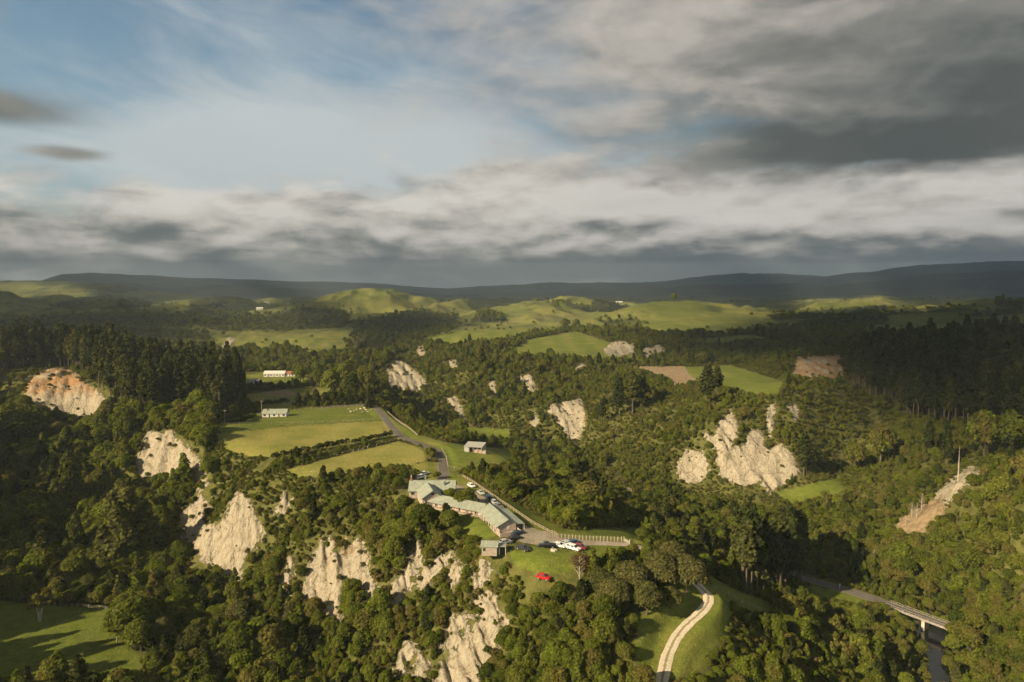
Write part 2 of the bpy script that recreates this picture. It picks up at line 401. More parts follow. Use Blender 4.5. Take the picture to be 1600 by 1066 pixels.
DIRT = [[(985, 573), (1068, 572), (1078, 586), (1095, 598), (1052, 602), (1040, 590), (1010, 582)], [(410, 612), (450, 609), (470, 618), (420, 620)],
        [(1405, 812), (1470, 775), (1478, 800), (1440, 835), (1395, 850)], [(540, 842), (560, 852), (535, 862)]]
CLIFF = [
    [(38, 616), (45, 595), (70, 579), (100, 577), (122, 585), (135, 603), (152, 612), (167, 629), (150, 648), (135, 660), (105, 655), (75, 648), (45, 636)],
    [(230, 670), (250, 679), (268, 675), (277, 690), (300, 705), (312, 722), (324, 752), (308, 764), (290, 748), (262, 750), (240, 745), (216, 748), (214, 728), (226, 695)],
    [(194, 650), (214, 660), (216, 695), (203, 690)],
    [(268, 848), (283, 800), (315, 772), (324, 785), (310, 835), (296, 856)],
    [(303, 862), (318, 822), (343, 826), (370, 770), (386, 783), (396, 800), (412, 826), (402, 850), (388, 856), (376, 872), (374, 912), (350, 898), (333, 882), (318, 876)],
    [(474, 935), (488, 870), (508, 846), (521, 848), (517, 872), (530, 868), (545, 848), (564, 842), (570, 862), (577, 890), (595, 940), (580, 942), (565, 915), (545, 912), (533, 930), (532, 972), (514, 962), (498, 962)],
    [(596, 942), (618, 905), (638, 865), (652, 842), (660, 868), (638, 908), (612, 955)], [(650, 900), (670, 878), (690, 862), (706, 860), (694, 888), (662, 915)],
    [(674, 1080), (692, 1040), (708, 1010), (733, 988), (750, 955), (780, 958), (774, 1002), (758, 1034), (746, 1080)],
    [(694, 1008), (710, 960), (734, 966), (712, 996)], [(612, 1045), (636, 1000), (650, 1006), (628, 1050)], [(646, 1052), (652, 1018), (670, 1036), (662, 1056)],
    [(736, 938), (760, 920), (792, 962), (770, 966), (750, 952)], [(700, 905), (712, 872), (722, 880), (712, 912)], [(745, 905), (752, 875), (763, 890), (755, 915)], [(440, 920), (452, 880), (460, 890), (452, 930)], [(430, 800), (445, 770), (456, 778), (446, 800)],
    [(606, 580), (617, 560), (640, 574), (668, 598), (648, 616), (625, 616), (608, 608)],
    [(883, 630), (907, 627), (914, 650), (908, 684), (888, 686), (873, 664), (855, 646), (860, 636)], [(808, 588), (826, 586), (842, 606), (830, 614)], [(648, 543), (662, 543), (664, 555), (654, 556)],
    [(1060, 726), (1073, 708), (1100, 710), (1107, 735), (1088, 750), (1064, 748)],
    [(1116, 715), (1150, 703), (1164, 698), (1173, 678), (1190, 678), (1192, 698), (1200, 708), (1220, 698), (1242, 714), (1247, 736), (1217, 760), (1200, 772), (1190, 756), (1160, 760), (1128, 746)],
    [(1100, 682), (1118, 688), (1124, 665), (1140, 643), (1154, 665), (1150, 690), (1132, 708), (1112, 700)],
    [(1230, 635), (1242, 628), (1250, 645), (1240, 662)], [(1200, 640), (1212, 631), (1210, 660), (1203, 684), (1198, 668)],
    [(1460, 775), (1480, 756), (1500, 738), (1520, 728), (1532, 735), (1510, 754), (1492, 772), (1476, 790)],
    [(1238, 586), (1248, 560), (1312, 557), (1318, 588), (1270, 594)],
    [(942, 548), (958, 533), (976, 533), (992, 538), (992, 550), (970, 558), (950, 555)], [(1003, 555), (1010, 536), (1016, 545), (1030, 538), (1041, 552), (1010, 562)],
    [(343, 548), (358, 527), (368, 530), (350, 551)], [(695, 622), (712, 619), (724, 640), (734, 664), (720, 656), (708, 638)], [(826, 660), (836, 643), (844, 660), (836, 670)],
    [(764, 600), (772, 592), (776, 612), (768, 618)], [(700, 566), (712, 563), (714, 574), (704, 575)], [(960, 768), (985, 766), (985, 778), (965, 780)], [(892, 574), (912, 570), (916, 580), (900, 582)],
]
FARWOOD = [  # outlines of woods beyond the gorge
    [(285, 500), (300, 478), (345, 474), (360, 486), (440, 496), (500, 490), (540, 497), (560, 510), (430, 516), (340, 516)], [(420, 492), (470, 480), (540, 484), (550, 496), (470, 500)],
    [(540, 545), (560, 500), (600, 494), (660, 486), (712, 494), (718, 508), (690, 525), (660, 545)], [(738, 503), (748, 486), (790, 492), (792, 503)],
    [(0, 520), (0, 500), (80, 492), (180, 488), (290, 490), (300, 510), (200, 508), (110, 516)], [(60, 545), (120, 505), (250, 512), (320, 520), (340, 546), (250, 552), (150, 548)],
    [(1040, 560), (1030, 540), (1100, 525), (1180, 515), (1290, 500), (1380, 490), (1390, 500), (1330, 520), (1390, 520), (1380, 575), (1240, 570), (1120, 562)],
    [(880, 515), (960, 512), (1050, 530), (1040, 545), (960, 530)], [(1500, 492), (1600, 478), (1600, 490), (1520, 496)], [(1200, 492), (1290, 484), (1420, 482), (1520, 482), (1520, 486), (1300, 494), (1210, 500)],
    [(70, 476), (160, 462), (210, 466), (240, 478), (120, 486)], [(150, 452), (190, 446), (220, 452), (190, 458)], [(930, 500), (985, 498), (1010, 505), (950, 508)], [(1555, 470), (1600, 462), (1600, 478), (1560, 480)], [(300, 455), (420, 452), (440, 460), (310, 462)],
]
PINES = [  # stands of tall pine: outline of the ground they stand on
    [(0, 575), (30, 560), (120, 560), (250, 592), (375, 612), (372, 636), (345, 652), (300, 646), (240, 650), (200, 648), (160, 618), (128, 582), (70, 574), (30, 592), (0, 640)],
    [(1325, 598), (1345, 578), (1480, 560), (1640, 560), (1640, 665), (1480, 665), (1420, 655), (1370, 625)],
    [(1150, 915), (1160, 895), (1235, 890), (1262, 905), (1245, 935), (1180, 935)],
]
def poly_sd(px, py, poly):
    """signed distance in pixels, positive inside"""
    q = np.array(poly, float)
    out = np.full(px.shape, -30.0)
    lo = q.min(0) - 30; hi = q.max(0) + 30
    s = (px > lo[0]) & (px < hi[0]) & (py > lo[1]) & (py < hi[1])
    if not s.any(): return out
    x = px[s]; y = py[s]
    d = np.full(x.shape, 1e9); ins = np.zeros(x.shape, bool)
    n = len(q)
    for i in range(n):
        ax, ay = q[i]; bx, by = q[(i + 1) % n]
        ex, ey = bx - ax, by - ay
        t = np.clip(((x - ax) * ex + (y - ay) * ey) / (ex * ex + ey * ey + 1e-9), 0, 1)
        d = np.minimum(d, (x - ax - t * ex) ** 2 + (y - ay - t * ey) ** 2)
        c = (ay > y) != (by > y)
        ins ^= c & (x < ex * (y - ay) / (ey if abs(ey) > 1e-9 else 1e-9) + ax)
    d = np.sqrt(d)
    out[s] = np.where(ins, d, -d)
    return out
def polys_sd(px, py, polys):
    r = np.full(px.shape, -30.0)
    for p in polys: r = np.maximum(r, poly_sd(px, py, p))
    return r

def path_pts(px_list):
    return [Vector(P(*p)) for p in px_list]
ROAD_PX = [(690, 752, 0), (693, 738, 0), (690, 718, 0), (682, 705, 0), (666, 697, 0), (642, 689, 0), (627, 682, 0), (614, 669, 0), (602, 654, 0), (593, 643, 0), (580, 635, 0), (555, 634, 0), (500, 638, 0)]
DRIVE_PX = [(700, 756, 0), (722, 766, 0), (748, 782, 0), (775, 801, 0), (802, 822, 0), (832, 838, 0), (870, 847, 0), (930, 848.5, 0), (985, 851, 0)]
TRACK_PX = [(983, 851, 0), (1010, 860, -1.5), (1060, 890, -4.5), (1098, 922, -7.3), (1107, 938, -8.4), (1095, 957, -9.5), (1065, 985, -11), (1045, 1020, -12.5), (1033, 1070, -14), (1026, 1120, -15.5)]
VALLEY_PX = [(1225, 897, -39), (1270, 908, -40), (1300, 916, -40), (1350, 931, -40), (1390, 944, -40)]
def spline(p, n=8):
    out = []
    for i in range(len(p) - 1):
        a = p[max(i - 1, 0)]; b = p[i]; c = p[i + 1]; d = p[min(i + 2, len(p) - 1)]
        for k in range(n):
            t = k / n
            out.append(0.5 * ((2 * b) + (c - a) * t + (2 * a - 5 * b + 4 * c - d) * t * t + (3 * b - a - 3 * c + d) * t ** 3))
    out.append(p[-1])
    return out
ROAD = spline(path_pts(ROAD_PX)); DRIVE = spline(path_pts(DRIVE_PX)); TRACK = spline(path_pts(TRACK_PX)); VALLEY = spline(path_pts(VALLEY_PX))
RIVER = spline([Vector(P(px_, py_, -44.4)) + Vector((0, 0, -1.3)) for px_, py_ in [(1440, 1180), (1462, 1066), (1462, 1020), (1455, 985), (1462, 968), (1468, 955)]])
def path_dist(x, y, path):
    d = np.full(x.shape, 1e9); zz_ = np.zeros(x.shape)
    for a, b in zip(path[:-1], path[1:]):
        ex, ey = b.x - a.x, b.y - a.y
        t = np.clip(((x - a.x) * ex + (y - a.y) * ey) / (ex * ex + ey * ey + 1e-9), 0, 1)
        dd = np.hypot(x - a.x - t * ex, y - a.y - t * ey)
        s = dd < d
        zz_ = np.where(s, a.z + (b.z - a.z) * t, zz_)
        d = np.minimum(d, dd)
    return d, zz_

def surf(x, y):
    """height and ground cover at world positions"""
    x = np.asarray(x, float); y = np.asarray(y, float)
    r = np.hypot(x, y)
    blend = sstep(r, 900, 1350)
    z = np.empty_like(x)
    nearm = blend < 1
    z[:] = 0
    if nearm.any(): z[nearm] = relief(x[nearm], y[nearm])
    if (blend > 0).any():
        zf = np.zeros_like(x); k = blend > 0
        zf[k] = far_relief(x[k], y[k])
        z = z * (1 - blend) + zf * blend
    px, py = project(x, y, z)
    front = y > 20
    jx = px + fbm(x / 9, y / 9, 5, 3) * 3.0 * np.clip(260 / (r + 1), 0.15, 1.5)
    jy = py + fbm(x / 9, y / 9, 9, 3) * 3.0 * np.clip(260 / (r + 1), 0.15, 1.5)
    sc_ = r / FPX
    g = np.full(x.shape, -30.0); dry = np.full(x.shape, 0.35)
    for poly, dr in GRASS:
        q = poly_sd(px, py, poly)
        dry = np.where(q > g, dr, dry); g = np.maximum(g, q)
    g = np.where(front, g, -30) * sc_
    c = np.where(front, polys_sd(jx, jy, CLIFF), -30) * sc_ + np.where(r < 430, 0.7, 0.3)
    d = np.where(front, polys_sd(jx, jy, DIRT), -30) * sc_
    fw = np.where(front, polys_sd(px, py, FARWOOD), -30) * sc_
    wood_n = fbm(x / 260, y / 260, 77, 4)
    fw = np.maximum(fw, np.where((r > 1500) & (wood_n > 0.52), 8.0, -30))
    far_g = np.minimum(sstep(r, 950, 1000) * 16 - 8, -fw)
    g = np.where(r > 950, np.maximum(g, far_g), g)
    pn = np.where(front, polys_sd(px, py, PINES), -30) * sc_
    # relief detail: gullies on the bush slopes, fluting on bare faces
    calm = sstep(np.maximum(g, d), -6, 1) * (1 - sstep(r, 900, 1100))
    gul = fbm(x / 34, y / 34, 13, 4) * 3.2 + (np.abs(fbm(x / 17, y / 17, 15, 3)) - 0.3) * 2.2
    z = z + gul * (1 - calm) * (1 - sstep(r, 1000, 1400)) * sstep(r, 60, 120)
    cm = sstep(c, -1.5, 1.5) * (1 - sstep(r, 1000, 1200))
    flute = (np.abs(fbm((x + y * 0.35) / 4.5, (x * 0.15 + y * 0.4) / 9, 90, 4)) - 0.25) * 5.0 + (np.abs(fbm(x / 11, y / 11, 95, 3)) - 0.25) * 3.0 + fbm(x / 2.2, y / 2.2, 97, 2) * 0.45
    z = z - cm * flute
    for path, wd, fall in ((RIVER, 5.5, 5.0), (ROAD, 3.0, 5.0), (DRIVE, 5.0, 4.0), (TRACK, 3.0, 4.0), (VALLEY, 4.0, 4.0)):
        bx = [p.x for p in path]; by = [p.y for p in path]
        s = (x > min(bx) - 12) & (x < max(bx) + 12) & (y > min(by) - 12) & (y < max(by) + 12)
        if s.any():
            dd, pz = path_dist(x[s], y[s], path)
            k = 1 - sstep(dd, wd, wd + fall)
            z[s] = z[s] * (1 - k) + pz * k
    return z, dict(grass=g, dry=dry, cliff=c, dirt=d, wood=fw, pine=pn, px=px, py=py, r=r)
def H(x, y):
    return float(surf(np.array([x]), np.array([y]))[0][0])

# ------------------------------------------------------------------ generic builders
def mesh_obj(name, verts, faces, mat=None, parent=None, smooth=False):
    me = bpy.data.meshes.new(name)
    me.from_pydata([tuple(v) for v in verts], [], faces)
    me.update()
    if smooth:
        me.polygons.foreach_set('use_smooth', np.ones(len(me.polygons), bool))
    if mat is not None: me.materials.append(mat)
    o = bpy.data.objects.new(name, me)
    COL.objects.link(o)
    if parent is not None: o.parent = parent
    return o
def np_mesh(name, verts, quads, smooth=True, tri=False):
    k = 3 if tri else 4
    me = bpy.data.meshes.new(name)
    verts = np.asarray(verts, np.float32); quads = np.asarray(quads, np.int32)
    me.vertices.add(len(verts)); me.vertices.foreach_set('co', verts.ravel())
    me.loops.add(quads.size); me.loops.foreach_set('vertex_index', quads.ravel())
    me.polygons.add(len(quads))
    me.polygons.foreach_set('loop_start', np.arange(len(quads), dtype=np.int32) * k)
    me.polygons.foreach_set('loop_total', np.full(len(quads), k, np.int32))
    me.polygons.foreach_set('use_smooth', np.full(len(quads), smooth))
    me.update(calc_edges=True)
    return me
def tag(o, label=None, cat=None, group=None, kind=None):
    if label: o['label'] = label
    if cat: o['category'] = cat
    if group: o['group'] = group
    if kind: o['kind'] = kind
    return o
def material(name, build, rough=0.9, spec=0.2):
    m = bpy.data.materials.new(name)
    m.use_nodes = True
    t = m.node_tree
    b = t.nodes['Principled BSDF']
    b.inputs['Roughness'].default_value = rough
    b.inputs['Specular IOR Level'].default_value = spec
    n = NT(t)
    n.bsdf = b
    c = build(n)
    if c is not None: n.put(b.inputs['Base Color'], c)
    return m
def flat(name, c, rough=0.7, spec=0.3, metal=0.0, var=0.12, scale=1.5):
    def f(n):
        n.bsdf.inputs['Metallic'].default_value = metal
        tcn = n.node('ShaderNodeTexCoord')
        k = n.noise(tcn.outputs['Object'], scale, 4)
        return n.mix(n.mul(n.step(k, 0.35, 0.7), 1.0), tuple(v * (1 - var) for v in c), tuple(min(1, v * (1 + var)) for v in c))
    return material(name, f, rough, spec)

# ------------------------------------------------------------------ terrain sheet
def terrain_mat(n):
    geo = n.node('ShaderNodeNewGeometry')
    pos = geo.outputs['Position']
    g = n.attr('grass'); c = n.attr('cliff'); d = n.attr('dirt'); dry = n.attr('dry'); fw = n.attr('wood'); orange = n.attr('orange'); rr = n.attr('range')
    n1 = n.noise(pos, 0.35, 6, 0.6); n2 = n.noise(pos, 0.05, 5); n3 = n.noise(pos, 0.9, 5, 0.65); n4 = n.noise(pos, 0.006, 5, 0.55)
    soil = n.mix(n.step(n1, 0.35, 0.65), (0.068, 0.076, 0.020), (0.125, 0.122, 0.036))
    soil = n.mix(n.step(n3, 0.55, 0.75), soil, (0.125, 0.098, 0.045))
    fresh = n.mix(n.step(n1, 0.3, 0.7), (0.090, 0.122, 0.017), (0.145, 0.168, 0.029))
    hay = n.mix(n.step(n3, 0.35, 0.65), (0.205, 0.198, 0.044), (0.315, 0.285, 0.084))
    # mown swathes on the dry paddocks
    wv = n.node('ShaderNodeTexWave', wave_type='BANDS')
    n.put(wv.inputs['Vector'], n.vm('MULTIPLY', pos, (0.10, 1.0, 0.0)))
    wv.inputs['Scale'].default_value = 0.11; wv.inputs['Distortion'].default_value = 3.0; wv.inputs['Detail'].default_value = 3; wv.inputs['Detail Scale'].default_value = 1.5
    dryk = n.add(dry, n.add(n.mul(n.sub(n2, 0.5), 0.9), n.mul(n.sub(wv.outputs['Fac'], 0.5), 0.22)))
    grass = n.mix(n.step(dryk, 0.2, 0.95), fresh, hay)
    fargr = n.mix(n.step(n.add(n4, n.mul(n.sub(n2, 0.5), 0.5)), 0.36, 0.66), (0.088, 0.108, 0.024), (0.170, 0.168, 0.048))
    gully = n.step(n.add(n.noise(pos, 0.014, 6, 0.68), n.mul(n.sub(n1, 0.5), 0.25)), 0.50, 0.60)
    fargr = n.mix(n.mul(gully, 0.62), fargr, (0.048, 0.062, 0.020))
    fargr = n.mix(n.mul(n.step(n.noise(pos, 0.05, 4, 0.7), 0.60, 0.70), 0.35), fargr, (0.20, 0.165, 0.085))
    grass = n.mix(n.step(rr, 900, 1300), grass, fargr)
    tuft = n.noise(pos, 2.6, 4, 0.7)
    grass = n.vm('SCALE', grass, s=n.add(0.72, n.mul(n.step(tuft, 0.3, 0.7), 0.5)))
    grass = n.mix(n.mul(n.step(n.noise(pos, 0.16, 5, 0.7), 0.60, 0.72), 0.55), grass, (0.075, 0.085, 0.022))
    gm = n.step(n.add(g, n.mul(n.sub(n1, 0.5), 3.0)), -0.6, 0.6)
    wood = n.mix(n.step(n1, 0.3, 0.7), (0.014, 0.020, 0.009), (0.034, 0.042, 0.016))
    base = n.mix(n.step(rr, 3400, 5200), soil, wood)
    col = n.mix(gm, base, grass)
    farw = n.mul(n.step(fw, -4, 4), n.step(rr, 1000, 1300))
    col = n.mix(farw, col, wood)
    mount = n.step(n.add(rr, n.mul(n.sub(n4, 0.5), 1500)), 4200, 5600)
    col = n.mix(mount, col, n.mix(n.step(n.noise(pos, 0.004, 6, 0.7), 0.42, 0.60), (0.016, 0.024, 0.016), (0.045, 0.055, 0.028)))
    # pale siltstone faces with streaks and strata
    strk = n.noise(n.vm('MULTIPLY', pos, (0.9, 0.9, 0.10)), 1.1, 6, 0.66)
    strata = n.noise(n.vm('MULTIPLY', pos, (0.05, 0.05, 1.3)), 0.8, 4)
    rock = n.ramp(n.add(n.mul(strk, 1.0), n.mul(strata, 0.10)), [(0.25, (0.118, 0.095, 0.056)), (0.40, (0.255, 0.214, 0.146)), (0.52, (0.375, 0.328, 0.244)), (0.8, (0.440, 0.395, 0.308))])
    rock = n.mix(n.mul(n.step(n.noise(pos, 0.22, 5, 0.6), 0.56, 0.70), 0.65), rock, (0.115, 0.105, 0.035))
    vor = n.node('ShaderNodeTexVoronoi', feature='DISTANCE_TO_EDGE'); n.put(vor.inputs['Vector'], n.vm('ADD', n.vm('MULTIPLY', pos, (1.0, 1.0, 0.45)), n.vm('SCALE', n.noise(pos, 0.5, 3, color=True), s=3.0))); vor.inputs['Scale'].default_value = 0.16
    crack = n.step(vor.outputs['Distance'], 0.0, 0.06, 1.0, 0.0)
    rock = n.mix(n.mul(crack, 0.16), rock, (0.10, 0.078, 0.045))
    ledge = n.step(n.noise(n.vm('MULTIPLY', pos, (0.09, 0.09, 2.2)), 0.8, 5, 0.6), 0.56, 0.68)
    rock = n.mix(n.mul(ledge, 0.10), rock, (0.17, 0.14, 0.07))
    rust = n.mul(orange, n.step(n.noise(pos, 0.10, 4), 0.36, 0.55))
    rock = n.mix(n.mul(rust, 0.75), rock, (0.34, 0.17, 0.055))
    far_rock = n.step(c, -0.8, 0.8)
    cm = n.step(n.add(c, n.mul(n.sub(n.noise(pos, 0.5, 5, 0.65), 0.5), 12.0)), -0.4, 0.4)
    cm = n.mix(n.step(rr, 900, 1100), cm, far_rock)
    col = n.mix(cm, col, rock)
    dm = n.step(n.add(d, n.mul(n.sub(n1, 0.5), 3.0)), -0.8, 0.8)
    col = n.mix(dm, col, n.mix(n.step(n1, 0.35, 0.65), (0.20, 0.145, 0.085), (0.31, 0.235, 0.145)))
    bp = n.node('ShaderNodeBump')
    bp.inputs['Strength'].default_value = 0.9; bp.inputs['Distance'].default_value = 0.8
    hgt = n.add(n.mul(n.sub(n.add(strk, n.mul(ledge, -0.12)), n.mul(crack, 0.25)), n.mul(cm, 1.6)), n.mul(n.noise(pos, 1.3, 5, 0.65), 0.5))
    n.put(bp.inputs['Height'], hgt)
    n.put(n.bsdf.inputs['Normal'], bp.outputs[0])
    return col
M_TERRAIN = material('ground_cover', terrain_mat, 0.95, 0.1)
def build_terrain():
    a1 = np.radians(np.linspace(-43, 43, 690))
    a2 = np.radians(np.arange(46, 314, 3.0))
    azs = np.concatenate([a1, a2])
    rs = [2.0, 20, 45, 70, 90]
    def ext(to, k=None, stp=None):
        while rs[-1] < to:
            rs.append(rs[-1] + (stp if stp else rs[-1] * k))
    ext(150, stp=2.2); ext(480, k=0.0040); ext(1000, k=0.0062); ext(3200, k=0.009); ext(10000, k=0.012); ext(11800, k=0.05)
    rs_ = np.array(rs)
    A, Rr = np.meshgrid(azs, rs_)
    x = (np.sin(A) * Rr).ravel(); y = (np.cos(A) * Rr).ravel()
    z, m = surf(x, y)
    nr, na = A.shape
    i = np.arange(nr - 1)[:, None] * na
    j = np.arange(na)[None, :]
    j2 = (j + 1) % na
    q = np.stack([i + j, i + na + j, i + na + j2, i + j2], -1).reshape(-1, 4)
    me = np_mesh('terrain', np.stack([x, y, z], 1), q[:, ::-1])
    orange = ((m['px'] < 175) & (m['py'] > 560) & (m['py'] < 640)).astype(np.float32) * sstep(640 - m['py'], 10, 40)
    orange = np.maximum(orange, ((m['px'] > 1225) & (m['px'] < 1325) & (m['py'] > 545) & (m['py'] < 605)) * 0.8)
    for k, v in (('grass', np.clip(m['grass'], -12, 12)), ('cliff', np.clip(m['cliff'], -12, 12)), ('dirt', np.clip(m['dirt'], -12, 12)), ('dry', m['dry']), ('wood', np.clip(m['wood'], -20, 20)), ('orange', orange), ('range', m['r'])):
        at_ = me.attributes.new(k, 'FLOAT', 'POINT')
        at_.data.foreach_set('value', np.asarray(v, np.float32))
    me.materials.append(M_TERRAIN)
    o = bpy.data.objects.new('terrain', me)
    COL.objects.link(o)
    tag(o, 'rolling ground of paddocks, bush slopes and pale bare faces', kind='structure')
    return o
terrain = build_terrain()

# ------------------------------------------------------------------ foliage
def leaf_material(name, stops, dark=0.60, trans=0.40):
    m = bpy.data.materials.new(name)
    m.use_nodes = True
    t = m.node_tree
    t.nodes.clear()
    n = NT(t)
    oi = n.node('ShaderNodeObjectInfo')
    geo = n.node('ShaderNodeNewGeometry')
    big = n.noise(geo.outputs['Position'], 0.035, 2)
    f = n.add(n.mul(oi.outputs['Random'], 0.72), n.mul(n.sub(big, 0.35), 0.95))
    c = n.ramp(f, stops)
    k = n.add(dark, n.mul(geo.outputs['Random Per Island'], 2 * (1 - dark)))
    c = n.vm('SCALE', c, s=k)
    df = n.node('ShaderNodeBsdfDiffuse'); n.put(df.inputs[0], c)
    tr = n.node('ShaderNodeBsdfTranslucent'); n.put(tr.inputs[0], n.vm('MULTIPLY', c, (1.15, 1.1, 0.6)))
    mx = n.node('ShaderNodeMixShader'); mx.inputs[0].default_value = trans
    n.l.new(df.outputs[0], mx.inputs[1]); n.l.new(tr.outputs[0], mx.inputs[2])
    o = n.node('ShaderNodeOutputMaterial'); n.l.new(mx.outputs[0], o.inputs[0])
    return m
L_BUSH = leaf_material('bush_leaf', [(0.05, (0.050, 0.068, 0.012)), (0.25, (0.090, 0.112, 0.017)), (0.42, (0.122, 0.138, 0.022)), (0.55, (0.148, 0.132, 0.035)), (0.68, (0.118, 0.152, 0.018)), (0.95, (0.166, 0.182, 0.030))])
L_SCRUB = leaf_material('scrub_leaf', [(0.1, (0.080, 0.084, 0.020)), (0.4, (0.130, 0.110, 0.034)), (0.6, (0.110, 0.118, 0.024)), (0.9, (0.180, 0.145, 0.055))])
L_PINE = leaf_material('pine_needles', [(0.1, (0.030, 0.040, 0.012)), (0.5, (0.050, 0.060, 0.017)), (0.9, (0.078, 0.082, 0.024))], trans=0.2)
L_TALL = leaf_material('poplar_leaf', [(0.1, (0.075, 0.088, 0.020)), (0.5, (0.100, 0.108, 0.028)), (0.9, (0.125, 0.125, 0.036))])
L_PALE = leaf_material('pale_leaf', [(0.1, (0.085, 0.094, 0.028)), (0.5, (0.115, 0.118, 0.038)), (0.9, (0.140, 0.132, 0.048))], dark=0.5)
L_HEDGE = leaf_material('hedge_leaf', [(0.1, (0.040, 0.052, 0.014)), (0.9, (0.070, 0.075, 0.022))])
L_BROWN = leaf_material('dry_leaf', [(0.1, (0.11, 0.075, 0.035)), (0.9, (0.14, 0.10, 0.05))])
M_BARK = flat('bark', (0.115, 0.092, 0.066), 0.9, 0.1, var=0.35, scale=2.0)
M_PALEBARK = flat('dead_wood', (0.42, 0.37, 0.30), 0.9, 0.1, var=0.2, scale=2.0)

def cards(cent, nrm, size, g, aspect=1.0):
    """leaf sprays: one bent quad each, as vertex and face arrays"""
    n = len(cent)
    nrm = nrm / (np.linalg.norm(nrm, axis=1, keepdims=True) + 1e-9)
    ref = g.normal(size=(n, 3))
    t = np.cross(nrm, ref); t /= np.linalg.norm(t, axis=1, keepdims=True) + 1e-9
    b = np.cross(nrm, t)
    s = np.asarray(size).reshape(-1, 1) * 0.5
    t = t * s * aspect; b = b * s
    k = nrm * s * 0.35
    v = np.stack([cent - t - b * 0.7 - k * g.random((n, 1)), cent + t - b - k * g.random((n, 1)), cent + t * 0.75 + b - k * g.random((n, 1)), cent - t + b * 0.8 + k * g.random((n, 1))], 1).reshape(-1, 3)
    return v, np.arange(4 * n).reshape(-1, 4)
def lobes_cards(lobes, per, size, g, up=0.60, jit=0.50):
    C, N, S = [], [], []
    for (c, r) in lobes:
        c = np.array(c, float); r = np.array(r, float)
        k = max(8, int(per * (r.prod() ** (1 / 3)) ** 2))
        d = g.normal(size=(k, 3)); d /= np.linalg.norm(d, axis=1, keepdims=True)
        d[:, 2] = np.where(d[:, 2] < -0.35, -d[:, 2], d[:, 2])
        rad = 0.80 + 0.24 * g.random((k, 1))
        C.append(c + d * r * rad); N.append(d / r * r.mean() + np.array([0, 0, up]) + g.normal(size=(k, 3)) * jit)
        S.append(size * (0.6 + 0.8 * g.random(k)))
    return cards(np.concatenate(C), np.concatenate(N), np.concatenate(S), g)
def tube(path, rad, seg=6):
    """tapered limb"""
    v, f = [], []
    path = [np.array(p, float) for p in path]
    for i, p in enumerate(path):
        d = path[min(i + 1, len(path) - 1)] - path[max(i - 1, 0)]
        d = d / (np.linalg.norm(d) + 1e-9)
        a = np.cross(d, [0.31, 0.9, 0.12]); a /= np.linalg.norm(a); b = np.cross(d, a)
        for k in range(seg):
            t = 2 * PI * k / seg
            v.append(p + (a * math.cos(t) + b * math.sin(t)) * rad[i])
    for i in range(len(path) - 1):
        for k in range(seg):
            f.append((i * seg + k, i * seg + (k + 1) % seg, (i + 1) * seg + (k + 1) % seg, (i + 1) * seg + k))
    return v, f
def join(parts):
    V, F, o = [], [], 0
    for v, f in parts:
        V.append(np.asarray(v, float)); F.append(np.asarray(f, int) + o); o += len(v)
    return np.concatenate(V), np.concatenate(F)
def lmesh(name, parts, mat, smooth=False):
    v, f = join(parts)
    me = np_mesh(name, v, f, smooth)
    me.materials.append(mat)
    return me

def bush_proto(seed, h, w, mat=L_BUSH, size=0.38, per=104, nl=11, name='bush'):
    """rounded multi-lobed tree: crown mesh and trunk mesh"""
    g = np.random.default_rng(seed)
    lobes = []; limbs = []
    for i in range(nl):
        a = 2 * PI * (i + g.random() * 0.7) / nl * 2.4
        q = math.sqrt((i + 0.3) / nl)
        rr = w * 0.5 * q * (0.62 + 0.25 * g.random())
        zc = h * (0.80 - 0.38 * q * q + 0.10 * (g.random() - 0.5))
        s = w * (0.20 + 0.10 * g.random()) * (1.12 - 0.28 * q)
        c = (rr * math.cos(a), rr * math.sin(a), zc)
        lobes.append((c, (s, s, s * (0.72 + 0.25 * g.random()))))
        limbs.append(tube([(0, 0, h * 0.18), (c[0] * 0.45, c[1] * 0.45, h * 0.42), (c[0] * 0.9, c[1] * 0.9, zc)], [0.035 * h * 0.5, 0.02 * h * 0.5, 0.008 * h], 4))
    lobes.append(((0, 0, h * 0.42), (w * 0.30, w * 0.30, h * 0.30)))
    crown = lmesh(name + '_crown', [lobes_cards(lobes, per, size, g)], mat)
    trunk = lmesh(name + '_trunk', [tube([(0, 0, -0.8), (0.04 * w, 0, h * 0.2), (0, 0.03 * w, h * 0.5)], [0.035 * h, 0.027 * h, 0.016 * h], 6)] + limbs[:6], M_BARK, True)
    return crown, trunk
def tall_proto(seed, h, w, mat=L_TALL, size=0.75, per=26, name='tall', low=0.16, point=0.5):
    g = np.random.default_rng(seed)
    lobes = []; limbs = []
    nl = 26
    for i in range(nl):
        t = low + (0.95 - low) * (i + 0.5) / nl
        prof = math.sin(PI * min(1, (t - low + 0.09) / (1.08 - low)) ** point) ** 0.8
        a = i * 2.399 + g.random() * 0.8
        rr = w * 0.5 * prof * (0.25 + 0.55 * g.random())
        s = w * 0.5 * (0.30 + 0.22 * g.random()) * (0.45 + 0.6 * prof)
        c = (rr * math.cos(a), rr * math.sin(a), h * t)
        lobes.append((c, (s, s, s * (1.15 + 0.5 * g.random()))))
        limbs.append(tube([(0, 0, h * t * 0.72), (c[0], c[1], c[2])], [0.008 * h, 0.002 * h], 4))
    crown = lmesh(name + '_crown', [lobes_cards(lobes, per, size, g)], mat)
    trunk = lmesh(name + '_trunk', [tube([(0, 0, -1.5), (0.02 * w, 0, h * 0.3), (0, 0.03 * w, h * 0.7), (0, 0, h * 0.97)], [0.021 * h, 0.016 * h, 0.009 * h, 0.002 * h], 7)] + limbs[::2], M_BARK, True)
    return crown, trunk
